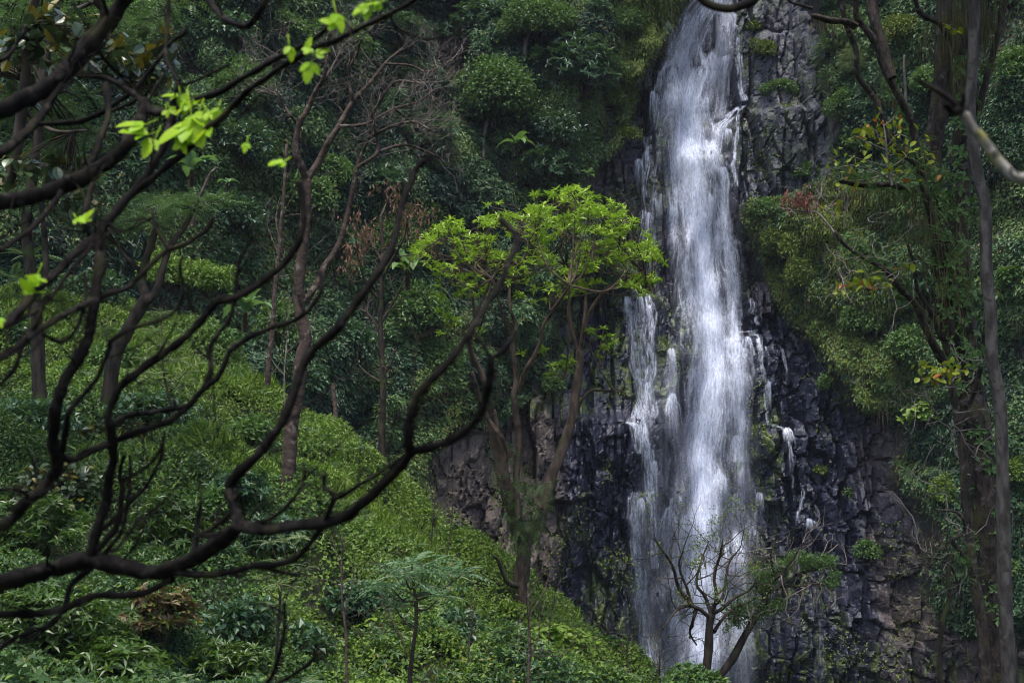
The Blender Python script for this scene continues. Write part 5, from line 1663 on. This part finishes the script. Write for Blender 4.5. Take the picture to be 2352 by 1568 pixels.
# ------------------------------------------------------------------ shrubs, ferns and saplings on the near slope
NEAR = [
    ('nearbroad', 845, 1095, 48, 26, 'broad leafed bush on the crest below the bare branches', 0.9),
    ('nearbroad', 1240, 1490, 110, 44, 'wide broad leafed shrub at the bottom in front of the lime tree', 1.0),
    ('nearbroad', 1120, 1535, 60, 30, 'low shrub with very large pale leaves at the bottom', 1.4),
    ('darkbroad', 715, 1500, 54, 44, 'dark heart-leafed shrub at the bottom beside a thin stem', 0.8),
    ('darkbroad', 560, 1440, 90, 50, 'dark leafed thicket below the foreground boughs', 0.6),
    ('gloss', 370, 1240, 90, 80, 'glossy narrow-leafed shrub seen between the foreground boughs', 1.0),
    ('gloss', 240, 1120, 100, 60, 'glossy shrub with upright leaves behind the round-leafed bush', 1.0),
    ('gloss', 90, 1240, 120, 80, 'glossy dark shrub at the left edge above the thick bough', 1.0),
    ('gloss', 120, 1450, 150, 80, 'glossy leafed shrub filling the bottom corner', 1.0),
    ('gloss', 260, 1530, 120, 50, 'light green glossy shrub along the bottom edge', 1.1),
    ('round', 130, 1150, 110, 60, 'bush with big round bluish and yellow leaves at the left', 1.0),
    ('round', 270, 1010, 70, 34, 'round-leafed twig cluster behind the curved boughs', 0.9),
    ('bronze', 370, 1440, 80, 80, 'shrub with bronze pink young leaves near the bottom', 1.0),
    ('darkbroad', 70, 980, 110, 46, 'dark shrub at the left below the straight dark tree', 0.7),
    ('darkbroad', 330, 960, 100, 40, 'dark ivy-leafed thicket behind the curved boughs', 0.7),
    ('broad', 470, 800, 80, 40, 'leafy green bush between the leaning tree and the banana plant', 0.6),
    ('broad', 560, 910, 70, 40, 'rounded bush on the slope left of the tall grass', 0.6),
    ('broad', 570, 1010, 60, 40, 'bush of broad leaves left of the foot of the bare tree', 0.7),
    ('grass', 480, 660, 70, 44, 'soft bright green bush right of the leaning tree', 1.0),
    ('laurel', 550, 1130, 70, 40, 'laurel leafed bush in the shade of the near slope', 0.5),
    ('broad', 480, 1180, 60, 44, 'low bush among the foreground boughs', 0.5),
    ('grass', 160, 880, 60, 40, 'bright weedy bush at the foot of the straight dark tree', 0.9),
    ('grass', 1170, 1415, 34, 24, 'small bush at the foot of the lime tree', 0.9),
    ('grass', 1130, 1300, 50, 30, 'rounded bright bush on the crest left of the lime tree', 0.9),
    ('grass', 960, 1200, 46, 26, 'low bright bush on the crest beneath the brown columns', 0.9),
    ('broad', 1430, 1530, 60, 26, 'low bush at the bottom of the bright slope', 0.6),
    ('darkbroad', 1010, 1450, 90, 44, 'dark undergrowth bush right under the compound-leafed sapling', 0.6),
    ('darkbroad', 830, 1400, 80, 44, 'dark bush left of the compound-leafed sapling crown', 0.6),
    ('darkbroad', 620, 1250, 80, 50, 'dark shaded bush behind the feathery sapling', 0.6),
    ('darkbroad', 430, 1070, 90, 50, 'dark leafed bush in the middle of the curved boughs', 0.6),
    ('gloss', 520, 1530, 90, 44, 'glossy bush at the bottom left of the feathery sapling', 0.9),
    ('broad', 250, 840, 70, 40, 'leafy bush at the foot of the leaning dark tree', 0.6),
    ('grass', 380, 640, 60, 44, 'soft green bush right above the leaning dark fork', 1.0),
    ('broad', 640, 760, 50, 60, 'tall leafy bush beside the foot of the thin trunk', 0.7),
    ('darkbroad', 200, 700, 80, 60, 'dark shrub between the straight and leaning dark trunks', 0.8),
    ('darkbroad', 20, 800, 70, 50, 'dark shrub low at the left edge under the ferns', 0.8),
    ('nearbroad', 870, 1470, 50, 40, 'leafy shrub left of the compound-leafed sapling stem', 0.8),
]
for kind, u, v, ru, rv, lab, sz in NEAR:
    d_ = ground_at(u, v + rv * 0.8)
    d_ = min(d_, 58)
    shrub('shrub', kind, u, v - rv * 0.3, ru * 1.1, rv * 1.25, lab, 'shrub', d=d_ - 0.3, size=sz, lai=1.5, lumps=max(10, int(ru / 4)), push=0.2)
for i, (u, v, L, lab) in enumerate([(70, 590, 1.3, 'fern at the left edge behind the straight dark tree'), (30, 640, 1.3, 'large arching fern touching the left edge'), (60, 690, 1.2, 'fern right below the large arching one'), (120, 640, 1.0, 'fern between the two dark trunks'),
                                    (230, 760, 0.9, 'fern between the straight and the leaning dark trees'), (225, 810, 0.8, 'fern low beside the leaning dark trunk'), (75, 760, 0.9, 'fern at the foot of the straight dark tree'), (190, 860, 0.8, 'pale fern above the dark thicket'),
                                    (330, 1490, 0.5, 'fern under the bronze leafed shrub'), (270, 1380, 0.35, 'small fern under the thick bough')]):
    fern(u, v, min(ground_at(u, v + 20), 52) - 0.5, L, lab, n=11)
sapling('compound_leaf_sapling', 'sapling with large feathery compound leaves in whorls at the bottom middle', [(938, 1600), (945, 1520), (955, 1440), (955, 1390), (950, 1340), (946, 1300)], 23, 6,
        [(946, 1292, 0, 1), (930, 1325, -.4, 1), (970, 1330, .3, 1), (900, 1350, -.3, 1), (1020, 1325, .3, 1.05), (870, 1350, 0, 0.9), (1060, 1320, 0, .9), (960, 1370, .5, .9), (905, 1390, .3, .8), (1010, 1370, -.3, .9), (980, 1300, .5, .9), (900, 1310, .4, .8)], L_sap, L=0.66, nf=11)
sapling('feathery_sapling', 'slim tall sapling with pale drooping feathery leaves left of the bottom middle', [(628, 1600), (634, 1520), (638, 1440), (645, 1360), (652, 1290)], 20, 4.5,
        [(650, 1300, 0, 1), (640, 1340, -.2, .9), (665, 1350, .2, .9), (610, 1330, .2, .8), (690, 1310, 0, .8), (650, 1390, .2, .8), (625, 1390, 0, .7), (670, 1410, .1, .7), (655, 1240, .1, .8), (620, 1245, 0, .7), (690, 1235, 0, .7)], L_pale, L=0.36, pairs=10)
sapling('yellowish_sapling', 'sapling with yellow green compound leaves on the slope behind the curved boughs', [(400, 960), (385, 900), (375, 850), (372, 800)], 30, 3.5,
        [(372, 790, 0, .8), (340, 830, 0, .9), (400, 830, 0.3, .9), (320, 850, 0, .8), (420, 860, 0, .8), (360, 860, -.3, .8), (440, 840, 0, .8), (372, 720, .3, .6), (355, 760, .2, .7), (400, 800, .2, .8)], L_pale, L=0.6, nf=8)
for nm, pts, d_, r_, lab, m_ in [
        ('bare_sapling', [(800, 1600), (796, 1540), (794, 1450), (786, 1380), (785, 1300), (786, 1230)], 22, 4, 'thin bare brown stem rising left of the compound-leafed sapling', B_brown),
        ('bare_sapling', [(1214, 1600), (1214, 1540), (1216, 1480), (1214, 1400), (1213, 1340)], 24, 4, 'thin forked bare stem at the bottom in front of the lime tree', B_brown),
        ('bare_sapling', [(1075, 1520), (1078, 1470), (1085, 1430), (1088, 1390)], 27, 2.4, 'dark twiggy bare stem right of the compound-leafed sapling', B_dark),
        ('bare_sapling', [(1440, 1590), (1442, 1540), (1440, 1490), (1445, 1450)], 33, 2.6, 'bare twiggy stem on the right end of the bright slope', B_dark),
        ('bare_sapling', [(1260, 1480), (1262, 1440), (1268, 1400), (1280, 1370)], 36, 1.6, 'very thin bare twig right of the lime tree trunk', B_dark),
        ('bare_sapling', [(990, 1280), (992, 1230), (996, 1180), (1000, 1120)], 40, 2, 'thin bare stem standing on the crest before the brown columns', B_dark),
        ('bare_sapling', [(1024, 1290), (1030, 1250), (1038, 1190), (1040, 1150)], 40, 1.8, 'second thin bare stem on the crest right of the first', B_dark),
        ('bare_sapling', [(655, 950), (653, 860), (658, 800), (660, 760)], 40, 2, 'pale thin stem between the thin trunk and the bare tree', B_grey),
        ('bare_sapling', [(1512, 1610), (1515, 1570), (1514, 1530), (1516, 1500)], 38, 3, 'broken dark stem at the lower end of the bright slope', B_dark),
        ('bare_sapling', [(935, 1500), (905, 1430), (880, 1390), (880, 1350)], 24, 1.8, 'crooked bare stem beside the compound-leafed sapling', B_brown)]:
    pole(nm, lab, pts, d_, r_, r_ * 0.5, m_, 'stem', tw=12)
print('shrubs', round(time.time() - T0, 1))


# ------------------------------------------------------------------ the near branches
def near_tree():
    D = 3.2

    def fld(u, v):
        return D + 0.35 * np.sin(u / 260 + 0.5) + 0.25 * np.cos(v / 310) + 0.15 * np.sin((u + v) / 170)
    root = thing('foreground_tree', 'dark tangled bare tree reaching in from the left, with a few fresh leaves', 'tree', P(-420, 2900, D))
    A = [
        # boughs: points, start radius, end radius
        ([(-420, 1500), (-200, 1400), (0, 1338), (67, 1318), (133, 1303), (183, 1286), (233, 1293), (300, 1306), (360, 1315), (417, 1293), (467, 1268), (517, 1236), (550, 1206)], 26, 19),
        ([(545, 1208), (617, 1216), (683, 1209), (784, 1191), (827, 1160), (871, 1120), (917, 1073), (943, 1040)], 17, 13),
        ([(943, 1040), (939, 990), (943, 956), (957, 916), (991, 873), (1034, 826), (1074, 776), (1101, 730), (1131, 676), (1154, 636), (1174, 596), (1187, 553), (1177, 530), (1150, 505)], 12, 8),
        ([(943, 1036), (1001, 1024), (1051, 1003), (1091, 966), (1111, 926), (1121, 883), (1127, 843), (1129, 820)], 12, 9),
        ([(1129, 822), (1107, 790), (1091, 766), (1080, 745)], 6, 3), ([(1129, 822), (1151, 806), (1177, 776), (1185, 760)], 7, 4),
        ([(1154, 636), (1184, 637), (1217, 630), (1250, 610)], 5, 2), ([(943, 1010), (954, 970), (968, 918), (985, 890)], 4, 2),
        ([(550, 1206), (537, 1163), (530, 1123), (550, 1086), (593, 1046), (627, 1003), (650, 966), (667, 923), (683, 876), (702, 828), (727, 796), (760, 770), (784, 745), (817, 696), (861, 636), (894, 580), (914, 523), (925, 467), (945, 420), (952, 393), (974, 370)], 14, 8),
        ([(400, 1312), (450, 1319), (500, 1318), (550, 1307), (583, 1298), (633, 1296), (683, 1279), (710, 1253), (733, 1216), (750, 1190), (767, 1143), (745, 1113), (748, 1088)], 10, 6),
        ([(767, 1143), (784, 1139), (834, 1109), (884, 1079), (930, 1045)], 6, 5), ([(583, 1298), (633, 1309), (683, 1320)], 8, 5),
        ([(397, 1329), (350, 1352), (300, 1366), (217, 1366), (167, 1389), (100, 1406), (0, 1413), (-120, 1440), (-420, 1560)], 8, 14),
        ([(215, 1300), (190, 1318), (160, 1345), (150, 1385), (127, 1429), (67, 1453), (27, 1469), (0, 1489), (-60, 1540)], 7, 5), ([(170, 1385), (120, 1425), (80, 1465), (40, 1475)], 5, 3),
        ([(653, 1385), (653, 1439), (643, 1496), (627, 1546), (610, 1575), (590, 1640)], 4, 8), ([(728, 1478), (723, 1490), (717, 1519), (667, 1553), (620, 1575)], 4, 6), ([(653, 1410), (625, 1392), (612, 1392)], 4, 2),
        ([(440, 1280), (450, 1240), (452, 1196), (463, 1149)], 8, 4), ([(453, 1233), (500, 1203), (530, 1173), (548, 1120)], 7, 4), ([(550, 1210), (617, 1193), (663, 1159), (693, 1119), (703, 1080)], 7, 4), ([(470, 1228), (510, 1222), (550, 1206)], 6, 6),
        ([(207, 1285), (223, 1220), (240, 1163), (253, 1096), (259, 1043), (257, 990), (248, 963), (257, 926), (277, 890), (317, 853), (367, 820), (417, 780), (450, 750), (477, 720), (500, 693), (540, 686), (583, 663), (623, 630), (660, 600), (683, 563), (696, 523), (697, 480), (690, 420)], 14, 7),
        ([(257, 978), (290, 957), (350, 946), (417, 936), (440, 925)], 8, 7), ([(207, 1279), (247, 1239), (273, 1196), (280, 1129), (276, 1090), (285, 1046)], 9, 5), ([(277, 1106), (333, 1073), (360, 1046), (376, 1010)], 5, 3), ([(223, 1226), (283, 1173), (333, 1119), (360, 1073), (372, 1040), (378, 990)], 6, 4),
        ([(240, 1270), (280, 1220), (293, 1150), (300, 1100), (298, 1046)], 6, 4), ([(280, 1290), (320, 1240), (335, 1190)], 4, 2),
        ([(-420, 1330), (-200, 1260), (0, 1206), (60, 1152), (100, 1120), (127, 1080), (134, 1046)], 17, 14),
        ([(132, 1050), (123, 1016), (125, 973), (133, 923), (147, 883), (173, 840), (200, 790), (213, 730), (223, 673), (230, 606), (230, 543), (240, 515)], 16, 13),
        ([(134, 1046), (170, 1056), (213, 1033), (267, 1013), (317, 993), (367, 976), (410, 953), (433, 930), (473, 890), (500, 866), (520, 833), (530, 803), (567, 780), (617, 756), (667, 740), (700, 720), (727, 690), (741, 656), (735, 625)], 10, 5),
        ([(143, 1040), (150, 990), (160, 946), (200, 900), (233, 850), (253, 800), (257, 783), (300, 756), (350, 740), (393, 720), (413, 693), (421, 656), (414, 613), (420, 590)], 8, 3.5),
        ([(457, 906), (470, 883), (484, 840), (483, 806), (500, 770), (527, 730), (540, 673), (547, 610), (550, 595), (567, 566), (582, 540)], 8, 3),
        ([(0, 1125), (30, 1123), (55, 1130), (70, 1150)], 5, 4),
        # upper boughs
        ([(-420, 420), (-200, 330), (0, 253), (83, 213), (133, 180), (183, 133), (233, 73), (285, 0), (330, -70), (420, -200)], 24, 18), ([(128, 168), (150, 150), (195, 95), (235, 40), (222, 0), (218, -40)], 11, 8),
        ([(-420, 520), (-200, 480), (0, 463), (100, 443), (183, 413), (240, 377), (283, 340), (313, 293), (330, 255), (333, 235)], 22, 17), ([(333, 238), (353, 257), (400, 253), (450, 230), (500, 213), (567, 173), (617, 143), (667, 117), (717, 90), (750, 65), (768, 35)], 11, 5),
        ([(330, 245), (320, 225), (300, 212), (267, 190), (235, 178), (180, 177)], 9, 5), ([(240, 515), (262, 490), (317, 430), (350, 383), (377, 333), (393, 277), (403, 233), (410, 190)], 12, 8), ([(410, 192), (385, 140), (384, 90), (385, 40), (388, -40)], 5, 5), ([(410, 195), (430, 192), (467, 177), (533, 147)], 5, 2.5),
        ([(240, 517), (290, 460), (317, 433), (383, 383), (440, 330), (500, 277), (533, 243), (583, 200), (650, 153), (717, 117), (784, 87), (840, 60), (901, 30), (948, 0), (1000, -30)], 10, 6),
        ([(0, 353), (43, 320), (83, 283), (117, 233), (140, 195)], 13, 8), ([(-300, 450), (-100, 390), (0, 353)], 15, 13), ([(90, 285), (167, 281), (217, 266), (245, 250), (300, 213), (333, 177), (367, 133), (393, 97), (420, 80), (427, 60)], 8, 5), ([(245, 262), (300, 238), (320, 222)], 5, 5),
        ([(243, 195), (249, 267), (233, 317), (213, 367), (190, 405)], 9, 8), ([(205, 540), (197, 483), (213, 423)], 7, 7), ([(155, 400), (183, 388), (195, 350)], 6, 3),
        ([(0, 575), (50, 542), (77, 523), (110, 485), (140, 440)], 6, 7), ([(-420, 920), (-200, 850), (0, 756), (33, 723), (100, 656), (150, 606), (200, 560), (235, 525)], 14, 11), ([(30, 745), (100, 700), (150, 640), (215, 560)], 6, 5), ([(-420, 980), (-200, 900), (0, 820), (50, 786), (100, 750), (150, 720), (207, 693), (240, 676), (290, 660), (333, 623), (367, 590), (387, 573), (433, 556), (477, 526), (490, 500)], 14, 5),
        ([(387, 573), (377, 556), (353, 515), (350, 490)], 6, 3), ([(100, 768), (133, 784), (160, 776), (183, 740), (193, 690), (197, 656), (193, 625)], 6, 4), ([(0, 885), (30, 850), (50, 805), (65, 780)], 6, 6), ([(60, 780), (85, 740), (95, 700), (108, 680)], 8, 6),
        ([(200, 530), (175, 530), (150, 520)], 4, 2), ([(240, 515), (258, 520), (270, 540)], 6, 3), ([(0, 140), (30, 115), (50, 85), (60, 60)], 6, 4),
        ([(460, -40), (477, 0), (500, 30), (527, 50), (567, 58), (593, 37), (612, 0), (620, -60)], 9, 8), ([(740, -40), (800, 60), (835, 68), (880, 93)], 4, 2), ([(895, 30), (910, 62), (934, 76), (984, 92), (1018, 87)], 4, 2),
    ]
    g = Geo()
    tube(g, catmull([P(-420, 2900, D), P(-440, 2200, D), P(-410, 1500, D), P(-430, 900, D), P(-400, 400, D), P(-430, -300, D)], 8), np.linspace(0.13, 0.06, 41), 14, 0.1)
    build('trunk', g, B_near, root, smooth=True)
    rg = nextrng()
    stubs = []
    for i, (pts, r0, r1) in enumerate(A):
        g = Geo()
        pts = catmull(np.asarray(pts, float), 9)
        L = np.concatenate([[0], np.cumsum(np.hypot(*np.diff(pts, axis=0).T))])
        t = L / L[-1]
        j = (vnoise(L / 45, L * 0 + i * 3.1, 2) - 0.5) * 5 * np.minimum(1, np.minimum(t, 1 - t) * 8)
        d = fld(pts[:, 0], pts[:, 1])
        p = P(pts[:, 0] + j, pts[:, 1] + j * 0.6, d)
        rr = (r0 + (r1 - r0) * t) * (1 + 0.28 * (vnoise(L / 26, L * 0 + i, 4) - 0.4))
        rr = rr * (0.88 + 0.22 * (vnoise(L / 9, L * 0 + i, 6) - 0.5))
        tube(g, p, rr * d / F, 12, 0.16, i)
        for q in rg.choice(len(p) - 2, min(5, len(p) // 6), replace=False):
            if t[q] > 0.1:
                stubs.append((p[q], unit(unit(p[q + 1] - p[q]) * 0.6 + rg.normal(size=3) * 0.8 + UP * 0.2), rr[q] * d[q] / F))
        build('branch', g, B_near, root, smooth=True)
    g = Geo()
    for c, dr, r in stubs:
        twigs(g, c, dr, rg.uniform(0.05, 0.16), max(0.0022, r * 0.30), 2, rg, split=2, spread=0.5, up=0.3, sides=5)
    build('twigs', g, B_near, root)
    # fresh leaves, three lobed
    for (u, v, s, n) in [(450, 290, 62, 3), (352, 300, 50, 3), (430, 240, 30, 3), (405, 222, 36, 2), (470, 258, 34, 2), (430, 320, 34, 4), (672, 100, 40, 1), (694, 128, 44, 2), (720, 125, 26, 2), (645, 372, 34, 2), (572, 328, 20, 1), (775, 42, 36, 2), (845, 8, 34, 4), (870, 8, 26, 2), (72, 640, 36, 3), (80, 665, 36, 2), (180, 512, 28, 2), (3, 735, 22, 1), (395, 245, 26, 2), (500, 240, 26, 1)]:
        g = Geo()
        for k in range(n):
            c = P(u + rg.normal() * s * 0.3, v + rg.normal() * s * 0.3, fld(u, v) - 0.03)
            ax = unit(np.array([rg.normal() * 0.7, -0.25, -0.4 + rg.normal() * 0.6]))
            nn = unit(np.array([rg.normal() * 0.4, -0.7, 0.7 + rg.normal() * 0.3]))
            sd = np.cross(ax, nn)
            L = s * fld(u, v) / F * rg.uniform(0.75, 1.15)
            tube(g, [c, c - ax * L * 0.6 + UP * L * 0.35], [0.0012, 0.0018], 5)
            bigleaves(g, np.array([c, c, c]), np.array([ax, ax * 0.6 + sd * 0.7, ax * 0.6 - sd * 0.7]), np.repeat(nn[None], 3, 0), np.array([1.2, 0.8, 0.8]) * L, np.array([0.6, 0.45, 0.45]) * L)
        build('leaves', g, L_young, root, smooth=True)


near_tree()
root = thing('hanging_bough', 'short curved bough dipping in close by over the lip of the fall', 'branch', P(1660, -100, 3.4))
g = Geo()
limb(g, [(1560, -160), (1590, -40), (1612, 0), (1642, 16), (1676, 21), (1709, 12), (1738, -4), (1790, -70), (1830, -200)], 3.4, 3.5, 9, 11, 10, bump=0.1)
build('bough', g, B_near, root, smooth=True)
root = thing('lichen_branch', 'blurred pale lichen-spotted branch poking in from the right edge', 'branch', P(2500, 470, 2.6))
g = Geo()
limb(g, [(2700, 560), (2500, 470), (2400, 420), (2352, 410), (2327, 405), (2302, 380), (2279, 350), (2256, 317), (2234, 293), (2216, 263)], 2.6, 2.7, 20, 11, 12, bump=0.12)
build('branch', g, B_lich, root, smooth=True)
g = Geo()
limb(g, [(2218, 268), (2196, 240), (2162, 213), (2130, 195), (2098, 180)], 2.7, 2.75, 10, 3, 10, bump=0.1)
limb(('twig', B_near, root), [(2205, 250), (2190, 258), (2172, 240)], 2.7, 2.68, 9, 8, 10, bump=0.1)
limb(('twig', B_near, root), [(2204, 246), (2212, 230), (2214, 215)], 2.7, 2.68, 7, 3, 8, bump=0.1)
build('twig', g, B_near, root, smooth=True)
print('all', round(time.time() - T0, 1))

# ------------------------------------------------------------------ the damp air of the gorge
m = bpy.data.materials.new('damp_air')
m.use_nodes = True
t = m.node_tree
t.nodes.remove(t.nodes['Principled BSDF'])
pv = N(t, 'ShaderNodeVolumePrincipled')
pv.inputs['Color'].default_value = (0.72, 0.78, 1.0, 1)
pv.inputs['Density'].default_value = 0.00011
t.links.new(pv.outputs[0], t.nodes['Material Output'].inputs['Volume'])
x0, x1, y0, y1, z0, z1 = -75, 75, -20, 140, -46, 64
g = Geo()
g.add([(x0, y0, z0), (x1, y0, z0), (x1, y1, z0), (x0, y1, z0), (x0, y0, z1), (x1, y0, z1), (x1, y1, z1), (x0, y1, z1)],
      [(0, 3, 2, 1), (4, 5, 6, 7), (0, 1, 5, 4), (1, 2, 6, 5), (2, 3, 7, 6), (3, 0, 4, 7)])
tag(build('haze', g, m), 'thin bluish damp haze filling the gorge', 'haze', kind='stuff')
